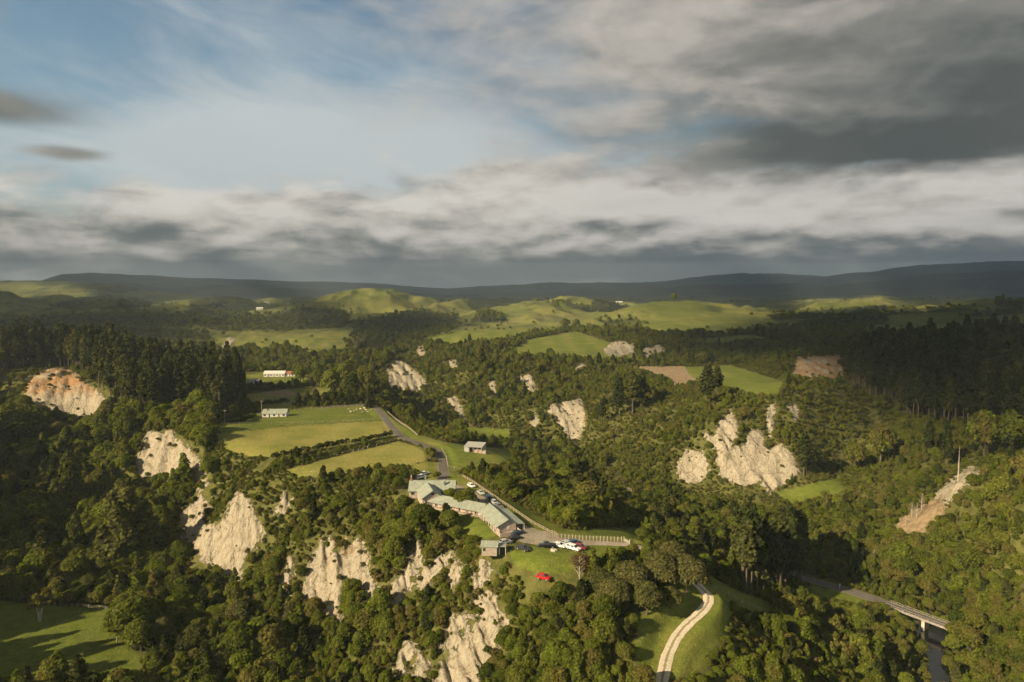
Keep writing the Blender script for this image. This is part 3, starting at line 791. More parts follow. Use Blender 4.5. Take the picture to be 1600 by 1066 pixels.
def pine_proto(seed, h, w, low=0.3, name='pine', mat=None):
    g = np.random.default_rng(seed)
    C, N, S, br = [], [], [], []
    z = h * low
    while z < h * 0.985:
        t = (z / h - low) / (1 - low)
        reach = w * 0.5 * (min(1, 0.45 + 2.4 * t) * (1 - t) ** 0.62 + 0.05) 
        nb = 5 + int(g.random() * 3)
        a0 = g.random() * 6.28
        for k in range(nb):
            a = a0 + 6.283 * k / nb + g.normal() * 0.25
            L = reach * (0.55 + 0.6 * g.random())
            rise = L * (0.05 + 0.45 * t + 0.12 * g.normal())
            br.append(tube([(0, 0, z), (math.cos(a) * L * 0.6, math.sin(a) * L * 0.6, z + rise * 0.4), (math.cos(a) * L, math.sin(a) * L, z + rise)], [0.0040 * h, 0.0022 * h, 0.0008 * h], 3))
            m = int(7 + 2.4 * L)
            q = (0.25 + 0.75 * g.random(m)) ** 0.8
            side = g.normal(size=m) * L * 0.16
            C.append(np.stack([math.cos(a) * L * q - math.sin(a) * side, math.sin(a) * L * q + math.cos(a) * side, z + rise * q + g.normal(size=m) * 0.35 + 0.3], 1))
            N.append(np.stack([np.full(m, math.cos(a) * 0.55), np.full(m, math.sin(a) * 0.55), np.full(m, 0.75)], 1) + g.normal(size=(m, 3)) * 0.45)
            S.append(0.55 + 0.75 * g.random(m) + 0.02 * L)
        z += h * (0.030 + 0.016 * g.random())
    crown = lmesh(name + '_crown', [cards(np.concatenate(C), np.concatenate(N), np.concatenate(S) * 1.25, g)], mat or L_PINE)
    stubs = []
    for k in range(9):
        a = g.random() * 6.28; zb = h * (0.1 + 0.028 * k); L = 0.8 + 1.6 * g.random()
        stubs.append(tube([(0, 0, zb), (math.cos(a) * L, math.sin(a) * L, zb + 0.2)], [0.06, 0.02], 3))
    trunk = lmesh(name + '_trunk', [tube([(0, 0, -2), (0.15, 0.1, h * 0.3), (0, 0.15, h * 0.7), (0, 0, h)], [0.0145 * h, 0.0115 * h, 0.007 * h, 0.001 * h], 7)] + stubs + br, M_BARK, True)
    return crown, trunk
def dead_proto(seed, h, spread, name='dead', up=0.25, nb=26, low=0.25, mat=None):
    g = np.random.default_rng(seed)
    parts = [tube([(0, 0, -1), (0.1, 0, h * 0.4), (0, 0.1, h)], [0.016 * h + 0.05, 0.012 * h + 0.03, 0.02], 6)]
    for k in range(nb):
        t = low + (0.96 - low) * k / nb; a = k * 2.4 + g.random(); L = spread * (1.05 - t) * (0.5 + 0.7 * g.random())
        e = (math.cos(a) * L, math.sin(a) * L, h * t + L * up)
        parts.append(tube([(0, 0, h * t), (e[0] * 0.5, e[1] * 0.5, h * t + L * up * 0.7), e], [0.05 + 0.002 * h, 0.04, 0.012], 4))
        for q in range(2):
            a2 = a + (q - 0.5) * 1.4; m = 0.55
            parts.append(tube([(e[0] * m, e[1] * m, h * t + L * up * 0.7), (e[0] * m + math.cos(a2) * L * 0.35, e[1] * m + math.sin(a2) * L * 0.35, h * t + L * up * 1.1)], [0.03, 0.01], 3))
    return lmesh(name, parts, mat or M_PALEBARK, True)

BUSH = [bush_proto(1, 6.2, 5.6), bush_proto(2, 5.4, 6.0, nl=13), bush_proto(3, 7.4, 5.6, nl=12), bush_proto(4, 4.6, 5.0, nl=9), bush_proto(5, 6.6, 6.6, nl=15, per=90)]
EXTRA = [tall_proto(44, 8.0, 3.6, L_BUSH, 0.45, 60, 'narrow', 0.06, 0.5), pine_proto(35, 9.5, 4.6, 0.06, 'conifer')]
SCRUB = [bush_proto(21, 2.3, 3.0, L_SCRUB, 0.42, 60, 6, 'scrub'), bush_proto(22, 1.8, 2.8, L_SCRUB, 0.38, 60, 5, 'scrub'), bush_proto(23, 3.1, 3.2, L_BUSH, 0.42, 60, 7, 'scrub')]
PINE = [pine_proto(31, 34, 11.0, 0.30), pine_proto(32, 31, 10.0, 0.36), pine_proto(33, 36, 12.0, 0.25), pine_proto(34, 29, 10.5, 0.42)]
TALL = [tall_proto(41, 24, 11.0), tall_proto(42, 20, 8.0), tall_proto(43, 15, 7.5, low=0.1)]
PALE = [bush_proto(51, 10.5, 11.0, L_PALE, 0.46, 70, 26, 'pale'), bush_proto(52, 9.0, 9.5, L_PALE, 0.46, 72, 22, 'pale')]
CONE = [tall_proto(61, 9.0, 5.2, L_HEDGE, 0.6, 44, 'cone', 0.03, 0.36), tall_proto(62, 8.4, 5.0, L_HEDGE, 0.6, 44, 'cone', 0.03, 0.40)]

def link(name, me, parent=None):
    o = bpy.data.objects.new(name, me)
    COL.objects.link(o)
    if parent is not None: o.parent = parent
    return o
def empty(name, loc, rz=0.0, sc=1.0):
    e = bpy.data.objects.new(name, None)
    e.empty_display_size = 0.5
    COL.objects.link(e)
    e.location = loc; e.rotation_euler = (0, 0, rz)
    e.scale = (sc, sc, sc) if not hasattr(sc, '__len__') else sc
    return e
def tree(name, proto, loc, rz, sc, label, cat='tree', group=None):
    e = empty(name, loc, rz, sc)
    link('trunk', proto[1], e)
    link('crown', proto[0], e)
    return tag(e, label, cat, group)

# ------------------------------------------------------------------ scatter
def jgrid(x0, x1, y0, y1, s, g):
    xs = np.arange(x0, x1, s); ys = np.arange(y0, y1, s * 0.87)
    X, Y = np.meshgrid(xs, ys)
    X = X + (np.arange(len(ys)) % 2)[:, None] * s * 0.5
    X = (X + g.uniform(-0.42, 0.42, X.shape) * s).ravel(); Y = (Y + g.uniform(-0.42, 0.42, Y.shape) * s).ravel()
    return X, Y
g0 = np.random.default_rng(77)
KEEP_CLEAR = [(p, 3.2) for p in (ROAD, TRACK)] + [(VALLEY, 4.5), (path_pts([(420, 724), (480, 710), (546, 697), (590, 688), (618, 682)]), 6.0)] + [(DRIVE, 5.2)]
LODGE_CLEAR = [P(*p)[:2] for p in [(612, 746), (718, 744), (752, 760), (800, 795), (870, 838), (985, 845), (985, 858), (930, 882), (900, 896), (862, 899), (826, 895), (808, 880), (790, 868), (755, 868), (750, 838), (690, 808), (648, 798), (622, 780)]]
BRIDGE_CLEAR = [P(1385, 940, -40), P(1500, 985, -40)]
def in_poly(x, y, poly):
    return poly_sd(x * 1.0, y * 1.0, poly) > 0
def clear_of_paths(x, y, extra=0.0):
    ok = np.ones(x.shape, bool)
    for path, wd in KEEP_CLEAR:
        ok &= path_dist(x, y, path)[0] > wd + extra
    ok &= path_dist(x, y, [Vector(BRIDGE_CLEAR[0]), Vector(BRIDGE_CLEAR[1])])[0] > 5.0
    ok &= ~in_poly(x, y, LODGE_CLEAR)
    return ok
BX, BY, BZ, BS, BK = [], [], [], [], []          # bush
PX_, PY_, PZ_, PS_ = [], [], [], []              # pines
WATER_PX = [(1455, 1120), (1448, 1020), (1442, 990), (1468, 985), (1480, 1000), (1478, 1060), (1480, 1120)]
for (r0, r1, s) in ((95, 340, 2.35), (340, 600, 2.9), (600, 1000, 4.2)):
    x, y = jgrid(-r1, r1, 60 if r0 < 100 else 120, r1, s, g0)
    r = np.hypot(x, y); a = np.degrees(np.arctan2(x, y))
    k = (r >= r0) & (r < r1) & (np.abs(a) < 43)
    x, y, r = x[k], y[k], r[k]
    z, m = surf(x, y)
    n1 = fbm(x / 26, y / 26, 101, 3); n2 = g0.random(len(x))
    ok = (m['grass'] < -0.3) & (m['dirt'] < 0.0)
    ok &= (m['cliff'] < -0.2) | ((m['cliff'] < 2.0) & (n2 < 0.20)) | (n2 < 0.085)
    ok &= (m['pine'] < 0) | (n2 < 0.35)
    ok &= clear_of_paths(x, y)
    thin = fbm(x / 6.5, y / 6.5, 141, 3) + 0.9 * (g0.random(len(x)) - 0.5)
    hillz = ((m['px'] > 900) & (m['px'] < 1400) & (m['py'] > 570) & (m['py'] < 790) & (r > 330)) | ((r > 520) & (m['px'] > 560) & (m['px'] < 1000)) | ((m['px'] > 330) & (m['px'] < 640) & (r < 330))
    ok &= (thin > np.where(hillz, -0.30, -0.45))
    ok &= ~((m['cliff'] > -6) & (m['px'] > 205) & (m['px'] < 600) & (n2 > 0.55) & (m['cliff'] > -2.5))
    ok &= polys_sd(m['px'], m['py'], [WATER_PX]) < 0
    x, y, z, n1, n2 = x[ok], y[ok], z[ok], n1[ok], n2[ok]
    px, py = m['px'][ok], m['py'][ok]; cl = m['cliff'][ok]; gr = m['grass'][ok]; rr = r[ok]
    zone = np.where((px < 330) & (rr < 520), 1.0, 0.58)
    zone = np.where((px > 880) & (py > 690) & (rr < 420), 0.74, zone)
    zone = np.where((px > 1180) & (py > 880), 0.74, zone)
    zone = np.where((px > 250) & (px < 480) & (py > 880) & (z < -24), 0.84, zone)
    zone = np.where((px > 470) & (px < 980) & (py > 740) & (z < 2), np.where(px > 735, 0.84, 0.72), zone)
    zone = np.where((px > 1040) & (px < 1200) & (py > 960), 0.55, zone)
    zone = np.where((px > 900) & (px < 1400) & (py > 570) & (py < 790) & (rr > 330), 0.40, zone)
    zone = np.where((rr > 520) & (zone > 0.6), 0.58, zone)
    zone = np.where((px < 75) & (py > 585) & (py < 670), 0.5, zone)
    sc = zone * (0.72 + 0.75 * np.clip(n1 + 0.42, 0, 1)) * (0.75 + 0.5 * g0.random(len(x)))
    psm = np.where(n1 < -0.15, 0.50, 0.15); psm = np.where((px > 470) & (px < 990) & (py > 840) & (rr < 300), 0.10, psm)
    small = (g0.random(len(x)) < psm) | (cl > -1.0) | (gr > -0.8)
    kind = np.where(small, 5 + g0.integers(0, 3, len(x)), g0.integers(0, 5, len(x)))
    odd = g0.random(len(x)); kind = np.where(~small & (odd < 0.12), 8, kind); kind = np.where(~small & (odd > 0.955) & (cl < -4), 9, kind)
    sc = sc * np.exp(g0.normal(size=len(x)) * 0.24)
    vd = path_dist(x, y, VALLEY)[0]; sc = np.where(vd < 11, sc * 0.38, np.where(vd < 24, sc * 0.6, sc))
    sc = np.where((path_dist(x, y, TRACK)[0] < 15) & (py > 880), sc * 0.58, sc)
    sc = np.where((px > 800) & (px < 925) & (py > 885) & (py < 935), sc * 0.66, sc)
    sc = np.where((px > 1395) & (px < 1545) & (py > 715) & (py < 850), sc * 0.62, sc)
    sc = np.where((z > -5) & (px > 330) & (px < 650) & (rr > 225) & (rr < 380), sc * 0.62, sc)
    sc = np.where(small, np.clip(sc * 1.5, 0.5, 1.5), sc)
    sc = np.where((cl > 0.2) & (rr < 600), sc * 0.72, sc)
    sc = sc * (s / 3.2) ** 0.45
    BX.append(x); BY.append(y); BZ.append(z); BS.append(sc); BK.append(kind)
# knee-high fern and scrub between the trees on the open slopes
for (r0, r1, s) in ((95, 430, 1.75), (430, 760, 2.7)):
    x, y = jgrid(-r1, r1, 90, r1, s, g0)
    r = np.hypot(x, y); a = np.degrees(np.arctan2(x, y))
    k = (r >= r0) & (r < r1) & (np.abs(a) < 40)
    x, y, r = x[k], y[k], r[k]
    z, m = surf(x, y)
    zone = ((m['px'] > 330) & (m['px'] < 1250) & (m['py'] > 700)) | ((m['px'] > 560) & (m['px'] < 1420) & (m['py'] > 555))
    n1 = fbm(x / 8, y / 8, 161, 3)
    ok = zone & (m['grass'] < -0.2) & (m['dirt'] < -0.2) & (m['cliff'] < -0.6) & (m['pine'] < 0) & clear_of_paths(x, y) & (n1 + 0.6 * (g0.random(len(x)) - 0.5) > -0.28)
    x, y, z, n1 = x[ok], y[ok], z[ok], n1[ok]
    BX.append(x); BY.append(y); BZ.append(z - 0.15); BS.append((0.38 + 0.30 * g0.random(len(x)) + 0.25 * np.clip(n1, 0, 1)) * (s / 1.75) ** 0.6); BK.append(5 + g0.integers(0, 3, len(x)))
# woods and shelter trees over the far country
x, y = jgrid(-3400, 3400, 850, 4300, 11.0, g0)
r = np.hypot(x, y); a = np.degrees(np.arctan2(x, y))
k = (r >= 960) & (np.abs(a) < 41) & (r < 4300)
x, y, r = x[k], y[k], r[k]
z, m = surf(x, y)
n2 = g0.random(len(x))
belt = np.abs(fbm(x / 300, y / 300, 151, 3)) < 0.010 + 0.005 * (r > 1800)
ok = ((m['wood'] > -3) & (n2 < np.where(r < 1400, 0.7, 0.5))) | (belt & (n2 < 0.55)) | (n2 < 0.0025)
ok &= (m['cliff'] < 0) & ((m['grass'] < 6) | (n2 < 0.004) | belt)
x, y, z, r = x[ok], y[ok], z[ok], r[ok]
BX.append(x); BY.append(y); BZ.append(z); BS.append((0.5 + 0.8 * g0.random(len(x))) * np.where(belt[ok], 0.8, 1.0)); BK.append(g0.integers(0, 5, len(x)))
# pines: the photographed stands and the hill that shades the valley on the left
x, y = jgrid(-620, 560, 60, 760, 6.4, g0)
z, m = surf(x, y)
az_ = np.degrees(np.arctan2(x, y))
hill = (az_ < np.where(y < 260, -43.5, -39.0)) & (x > -560) & (y > 80) & (y < 560) & (z > -37) & (x < -160)
ok = (m['pine'] > 0) & (np.abs(az_) < 42) | (hill & (g0.random(len(x)) < np.where(x > -280, 0.45, 0.75)))
ok &= m['cliff'] < 0
hx_, hy_ = math.sin(SUN_AZ), math.cos(SUN_AZ)
for t in range(5, 230, 9):           # the orange face stands clear of the pines' shade
    s_ = ok & (x < -150) & (y > 250)
    zs, ms = surf(x[s_] - hx_ * t, y[s_] - hy_ * t)
    bad = (ms['cliff'] > -1.0) & (ms['px'] < 185) & (ms['py'] < 660) & (z[s_] + 42 - t * math.tan(SUN_EL) > zs)
    ix = np.nonzero(s_)[0][bad]
    ok[ix] = False
PX_, PY_, PZ_ = x[ok], y[ok], z[ok]
PS_ = (0.82 + 0.34 * g0.random(len(PX_)))
_pp = project(PX_, PY_, PZ_)[0]; PS_ = np.where(_pp < 420, PS_ * 0.90, PS_); PS_ = np.where((_pp > 1000) & (_pp < 1290), PS_ * 0.84, PS_)
BX = np.concatenate(BX); BY = np.concatenate(BY); BZ = np.concatenate(BZ); BS = np.concatenate(BS); BK = np.concatenate(BK)

# ------------------------------------------------------------------ the largest trees in view stand as objects of their own
def zone_label(px, py, s):
    big = 'large' if s > 1.25 else ('mid-sized' if s > 0.95 else 'small')
    if px < 260 and py < 880:
        w = 'at the left edge' if px < 80 else ('under the tall ragged tree' if px < 150 else 'around the foot of the largest tree')
        return big + ' dense tree ' + w + ' in the shaded left valley', 'trees in the shaded valley'
    if px < 480 and py > 860:
        w = ('behind the lower left paddock' if px < 185 else 'right of the lone power pole') if py < 960 else ('at the bottom edge beside the lower left paddock' if px < 290 else 'at the bottom edge below the pale cliffs')
        if px > 300 and py < 960: w = 'at the foot of the tall pale cliff'
        return big + ' bushy olive tree ' + w, 'trees by the lower left paddock'
    if px < 470: return big + ' bushy tree on the cliff side left of the long hedge', 'trees on the cliffs below the paddocks'
    if px < 980:
        w = 'just below the lodge' if py < 900 else ('between the bare streaks' if px < 790 else 'below the car park lawn')
        return big + ' bushy olive-green tree ' + w + ' on the steep front slope', 'trees on the slope below the lodge'
    if px < 1210 and py > 860: return big + ' rounded olive tree ' + ('left' if px < 1045 else 'right') + ' of the pale gravel track', 'trees beside the gravel track'
    if py > 860:
        w = 'left of the bridge' if px < 1390 else ('in front of the bridge' if py > 985 else 'behind the bridge')
        if py > 1020: w = 'at the bottom edge below the bridge'
        return big + ' leafy green tree ' + w + ' in the gorge', 'trees around the bridge'
    return big + ' bushy green tree in the gorge behind the car park', 'trees in the gorge behind the car park'
px, py = project(BX, BY, BZ + 2)
app = np.where((px > 5) & (px < 1595) & (py > 480) & (py < 1090) & ((BK < 5) | (BK > 7)), BS * 6 / np.hypot(BX, BY), 0)
idx = np.argsort(-app)[:290]
solo = np.zeros(len(BX), bool); solo[idx] = True
for i in idx:
    lb, gp = zone_label(px[i], py[i], BS[i])
    if BK[i] == 9: lb = lb.replace('bushy ', '').replace('olive tree', 'dark conifer').replace('olive-green tree', 'dark conifer').replace('green tree', 'dark conifer').replace('dense tree', 'dark conifer')
    if BK[i] == 8: lb = lb.replace('bushy', 'narrow').replace('rounded', 'narrow').replace('dense', 'narrow').replace('leafy', 'narrow')
    tree('bush_tree' if BK[i] < 9 else 'conifer_tree', (BUSH + SCRUB + EXTRA)[BK[i]], (BX[i], BY[i], BZ[i]), float(g0.random() * 6.28), float(BS[i]), lb, 'tree', gp)
ppx, ppy = project(PX_, PY_, PZ_ + 18)
app = np.where((ppx > 0) & (ppx < 1600), PS_ * 33 / np.hypot(PX_, PY_), 0)
pidx = np.argsort(-app)
pidx = [i for i in pidx if app[i] > 0][:270]
psolo = np.zeros(len(PX_), bool); psolo[pidx] = True
for i in pidx:
    sz = 'tallest' if PS_[i] > 1.06 else ('tall' if PS_[i] > 0.93 else 'shorter')
    if ppx[i] < 420: lb, gp = sz + ' dark pine ' + ('at the left edge of the left ridge' if ppx[i] < 60 else 'above the orange cliff' if ppx[i] < 180 else 'in the middle of the left stand' if ppx[i] < 285 else 'at the right end of the left stand'), 'pines on the left ridge'
    elif ppx[i] > 1290: lb, gp = sz + ' dark pine ' + ('at the left end' if ppx[i] < 1400 else 'in the middle' if ppx[i] < 1500 else 'at the right end') + (' of the front row' if PY_[i] < 440 else ' among the back rows') + ' of the shaded plantation', 'pines in the right plantation'
    else: lb, gp = sz + ' pine in the ' + ('left' if ppx[i] < 1200 else 'right') + ' half of the clump above the valley road', 'pines above the valley road'
    tree('pine_tree', PINE[int(g0.integers(0, 4))], (PX_[i], PY_[i], PZ_[i]), float(g0.random() * 6.28), float(PS_[i]), lb, 'pine', gp)

# ------------------------------------------------------------------ the rest of the bush and the pines: instanced masses
def scatter_obj(name, x, y, z, sc, kind, protos, label, tilt=0.06):
    me = bpy.data.meshes.new(name)
    n = len(x)
    me.vertices.add(n)
    me.vertices.foreach_set('co', np.stack([x, y, z], 1).astype(np.float32).ravel())
    rot = np.stack([g0.normal(size=n) * tilt, g0.normal(size=n) * tilt, g0.random(n) * 6.28], 1)
    scv = np.stack([sc * (0.88 + 0.24 * g0.random(n)), sc * (0.88 + 0.24 * g0.random(n)), sc * (0.85 + 0.3 * g0.random(n))], 1)
    for nm, tp, v in (('rot', 'FLOAT_VECTOR', rot), ('size', 'FLOAT_VECTOR', scv)):
        a_ = me.attributes.new(nm, tp, 'POINT'); a_.data.foreach_set('vector', v.astype(np.float32).ravel())
    a_ = me.attributes.new('pick', 'INT', 'POINT'); a_.data.foreach_set('value', np.asarray(kind, np.int32))
    o = link(name, me)
    gt = bpy.data.node_groups.new(name, 'GeometryNodeTree')
    gt.interface.new_socket('Geometry', in_out='INPUT', socket_type='NodeSocketGeometry')
    gt.interface.new_socket('Geometry', in_out='OUTPUT', socket_type='NodeSocketGeometry')
    N = gt.nodes; Lk = gt.links
    gi = N.new('NodeGroupInput'); go = N.new('NodeGroupOutput')
    def named(nm, tp):
        q = N.new('GeometryNodeInputNamedAttribute'); q.data_type = tp; q.inputs['Name'].default_value = nm
        return q.outputs['Attribute']
    jo = N.new('GeometryNodeJoinGeometry')
    for pr in reversed(protos):
        inner = N.new('GeometryNodeJoinGeometry')
        for ob in pr:
            inf = N.new('GeometryNodeObjectInfo'); inf.inputs['Object'].default_value = ob; inf.transform_space = 'ORIGINAL'
            Lk.new(inf.outputs['Geometry'], inner.inputs[0])
        ti = N.new('GeometryNodeGeometryToInstance')
        Lk.new(inner.outputs[0], ti.inputs[0]); Lk.new(ti.outputs[0], jo.inputs[0])
    ip = N.new('GeometryNodeInstanceOnPoints')
    Lk.new(gi.outputs[0], ip.inputs['Points']); Lk.new(jo.outputs[0], ip.inputs['Instance'])
    ip.inputs['Pick Instance'].default_value = True
    Lk.new(named('pick', 'INT'), ip.inputs['Instance Index'])
    Lk.new(named('rot', 'FLOAT_VECTOR'), ip.inputs['Rotation']); Lk.new(named('size', 'FLOAT_VECTOR'), ip.inputs['Scale'])
    Lk.new(ip.outputs[0], go.inputs[0])
    md = o.modifiers.new('scatter', 'NODES'); md.node_group = gt
    return tag(o, label, kind='stuff')
def crown_of(me):
    for o in bpy.data.objects:
        if o.name.startswith('crown') and o.data == me: return o
def trunk_of(me):
    for o in bpy.data.objects:
        if o.name.startswith('trunk') and o.data == me: return o
# low scrub bushes are built as a few real shrubs first; the mass repeats them
shr = np.where((BK >= 5) & (BK < 8) & (px > 480) & (px < 1560) & (py > 860) & (py < 1050))[0]
shr = shr[np.argsort(-BS[shr] / np.hypot(BX[shr], BY[shr]))][:120]
for i in shr:
    solo[i] = True
    q_ = 'upper' if py[i] < 930 else ('middle' if py[i] < 1000 else 'lower')
    lb = ('low tawny shrub on the ' + q_ + ' front slope ' + ('left of' if px[i] < 640 else 'among' if px[i] < 790 else 'right of') + ' the bare streaks', 'shrubs on the slope below the lodge') if px[i] < 985 else ('low tawny shrub on the ' + q_ + ' ground right of the gravel track', 'shrubs right of the gravel track')
    tree('scrub_bush', SCRUB[BK[i] - 5], (BX[i], BY[i], BZ[i]), float(g0.random() * 6.28), float(BS[i]), lb[0], 'shrub', lb[1])
bpy.context.view_layer.update()
rest = ~solo
scatter_obj('native_bush', BX[rest], BY[rest], BZ[rest] - 0.25 * BS[rest], BS[rest], BK[rest], [[crown_of(p[0])] for p in BUSH + SCRUB + EXTRA], 'unbroken olive and green bush covering the gorge sides and far woods')
rest = ~psolo
scatter_obj('pine_forest', PX_[rest], PY_[rest], PZ_[rest], PS_[rest], g0.integers(0, 4, int(rest.sum())), [[crown_of(p[0]), trunk_of(p[1])] for p in PINE], 'dark mass of tall pines deeper in the plantations', 0.02)
print('bush', len(BX), 'pines', len(PX_))

# ------------------------------------------------------------------ roads, drive, track, water
def strip(name, path, widths, mat, lift, label, rag=0.25, nx=6):
    n = len(path)
    wi = np.interp(np.linspace(0, 1, n), np.linspace(0, 1, len(widths)), widths)
    v, f, ac = [], [], []
    g = np.random.default_rng(len(name))
    for i, p in enumerate(path):
        d = (path[min(i + 1, n - 1)] - path[max(i - 1, 0)]); d.z = 0; d.normalize()
        s = Vector((d.y, -d.x, 0))
        jl, jr = 1 + rag * (g.random() - 0.5), 1 + rag * (g.random() - 0.5)
        for k in range(nx + 1):
            t = -1 + 2 * k / nx
            q = p + s * (wi[i] * t * (jl if t < 0 else jr))
            v.append((q.x, q.y, p.z + lift + 0.06 * (1 - t * t) - (0.05 if abs(t) > 0.99 else 0)))
            ac.append(t)
    for i in range(n - 1):
        for k in range(nx):
            a = i * (nx + 1) + k
            f.append((a, a + 1, a + nx + 2, a + nx + 1))
    o = mesh_obj(name, v, f, mat, smooth=True)
    at_ = o.data.attributes.new('across', 'FLOAT', 'POINT'); at_.data.foreach_set('value', np.array(ac, np.float32))
    return tag(o, label, kind='structure')
def m_seal(n):
    geo = n.node('ShaderNodeNewGeometry'); pos = geo.outputs['Position']
    k = n.noise(pos, 0.6, 5, 0.6); k2 = n.noise(pos, 0.12, 3)
    c = n.mix(n.step(k, 0.3, 0.7), (0.085, 0.078, 0.068), (0.135, 0.122, 0.105))
    ed = n.step(n.m('ABSOLUTE', n.attr('across')), 0.72, 1.0)
    return n.mix(n.mul(ed, 0.8), n.mix(n.mul(n.step(k2, 0.45, 0.7), 0.6), c, (0.16, 0.145, 0.12)), (0.20, 0.175, 0.125))
def m_gravel(n):
    geo = n.node('ShaderNodeNewGeometry'); pos = geo.outputs['Position']
    k = n.noise(pos, 1.1, 6, 0.65); k2 = n.noise(pos, 0.15, 4)
    c = n.mix(n.step(k, 0.3, 0.7), (0.225, 0.195, 0.15), (0.34, 0.30, 0.24))
    return n.mix(n.mul(n.step(k2, 0.45, 0.65), 0.6), c, (0.18, 0.155, 0.11))
def m_track(n):
    geo = n.node('ShaderNodeNewGeometry'); pos = geo.outputs['Position']
    k = n.noise(pos, 1.3, 6, 0.65)
    c = n.mix(n.step(k, 0.3, 0.7), (0.44, 0.38, 0.28), (0.58, 0.51, 0.40))
    a = n.m('ABSOLUTE', n.attr('across'))
    mid = n.step(n.add(a, n.mul(n.sub(k, 0.5), 0.5)), 0.12, 0.28, 1.0, 0.0)
    return n.mix(n.mul(mid, 0.8), c, (0.17, 0.155, 0.06))
M_SEAL = material('worn_seal', m_seal, 0.9, 0.2); M_GRAVEL = material('gravel', m_gravel, 0.95, 0.1); M_TRACK = material('track_gravel', m_track, 0.95, 0.1)
strip('road', ROAD, [2.4, 2.5, 2.5, 2.4, 2.3, 2.2, 2.2], M_SEAL, 0.05, 'grey sealed lane winding between the paddocks to the lodge', 0.12)
strip('driveway', DRIVE, [2.4, 3.0, 3.6, 3.6, 3.4, 6.2, 4.2, 1.9, 1.7], M_GRAVEL, 0.10, 'pale gravel drive and turning area beside the lodge', 0.2)
strip('track', TRACK, [1.4, 1.3, 1.4, 1.45, 1.5, 1.55, 1.5, 1.5, 1.5], M_TRACK, 0.12, 'pale gravel farm track curving down the spur', 0.15)
strip('valley_road', VALLEY, [2.6, 2.6, 2.6, 3.4, 2.2], M_SEAL, 0.08, 'narrow sealed road leading to the bridge', 0.1)
def m_water(n):
    geo = n.node('ShaderNodeNewGeometry')
    bp = n.node('ShaderNodeBump'); bp.inputs['Strength'].default_value = 0.15
    n.put(bp.inputs['Height'], n.noise(geo.outputs['Position'], 0.8, 3)); n.put(n.bsdf.inputs['Normal'], bp.outputs[0])
    return (0.010, 0.011, 0.009)
M_WATER = material('river_water', m_water, 0.12, 0.5)
rv = [Vector(P(*p)) for p in [(1440, 1180, -44.4), (1462, 1066, -44.4), (1462, 1020, -44.4), (1455, 985, -44.4), (1462, 968, -44.4), (1468, 955, -44.4)]]
strip('river', spline(rv), [4, 4, 4.5, 4.5, 4, 4], M_WATER, 0.05, 'dark river pool under the bridge')

# ------------------------------------------------------------------ materials of built things
M_ROOF = flat('green_roof_iron', (0.285, 0.310, 0.252), 0.55, 0.3, var=0.12, scale=0.6)
M_ROOFTRIM = flat('roof_trim', (0.12, 0.15, 0.12), 0.6, 0.3)
M_TIMBER = flat('weathered_boards', (0.38, 0.315, 0.25), 0.85, 0.2, var=0.2, scale=2.2)
M_BRICKW = flat('pinkish_boards', (0.43, 0.325, 0.245), 0.85, 0.2, var=0.22, scale=1.5)
M_WHITE = flat('white_paint', (0.58, 0.56, 0.52), 0.6, 0.3, var=0.06)
M_GREYIRON = flat('pale_iron', (0.36, 0.36, 0.33), 0.5, 0.4, var=0.1, scale=0.7)
M_DARK = flat('opening_shade', (0.02, 0.019, 0.017), 0.8, 0.2)  # near-black colour standing for shade inside an opening
M_GLASS = flat('window_glass', (0.035, 0.04, 0.045), 0.08, 0.6)
M_POST = flat('fence_timber', (0.36, 0.30, 0.22), 0.9, 0.1, var=0.25, scale=3.0)
M_WIRE = flat('fence_wire', (0.30, 0.28, 0.25), 0.6, 0.3)
M_CONC = flat('concrete', (0.27, 0.25, 0.22), 0.9, 0.2, var=0.25)
M_RUST = flat('brick_red', (0.30, 0.13, 0.075), 0.9, 0.2, var=0.2)
M_STONE = flat('pale_stone', (0.48, 0.43, 0.33), 0.95, 0.1, var=0.25)

class MB:
    """collects boxes and quads into one mesh"""
    def __init__(self): self.v = []; self.f = []
    def box(self, a, b, rz=0.0, c=None):
        x0, y0, z0 = a; x1, y1, z1 = b
        o = len(self.v)
        pts_ = [(x0, y0, z0), (x1, y0, z0), (x1, y1, z0), (x0, y1, z0), (x0, y0, z1), (x1, y0, z1), (x1, y1, z1), (x0, y1, z1)]
        if c is not None:
            cs, sn = math.cos(rz), math.sin(rz)
            pts_ = [(c[0] + p[0] * cs - p[1] * sn, c[1] + p[0] * sn + p[1] * cs, c[2] + p[2]) for p in pts_]
        self.v += pts_
        for q in ((0, 3, 2, 1), (4, 5, 6, 7), (0, 1, 5, 4), (1, 2, 6, 5), (2, 3, 7, 6), (3, 0, 4, 7)):
            self.f.append(tuple(o + k for k in q))
        return self
    def poly(self, pts_, faces):
        o = len(self.v); self.v += [tuple(p) for p in pts_]
        self.f += [tuple(o + k for k in q) for q in faces]
        return self
    def beam(self, a, b, w, h=None):
        h = h or w
        a = Vector(a); b = Vector(b); d = (b - a).normalized()
        s = d.cross(Vector((0, 0, 1)))
        if s.length < 1e-4: s = Vector((1, 0, 0))
        s.normalize(); u = s.cross(d)
        s = s * w * 0.5; u = u * h * 0.5
        return self.poly([a - s - u, a + s - u, a + s + u, a - s + u, b - s - u, b + s - u, b + s + u, b - s + u],
                         [(0, 1, 2, 3), (7, 6, 5, 4), (0, 4, 5, 1), (1, 5, 6, 2), (2, 6, 7, 3), (3, 7, 4, 0)])
    def build(self, name, mat, parent=None, smooth=False):
        return mesh_obj(name, self.v, self.f, mat, parent, smooth)

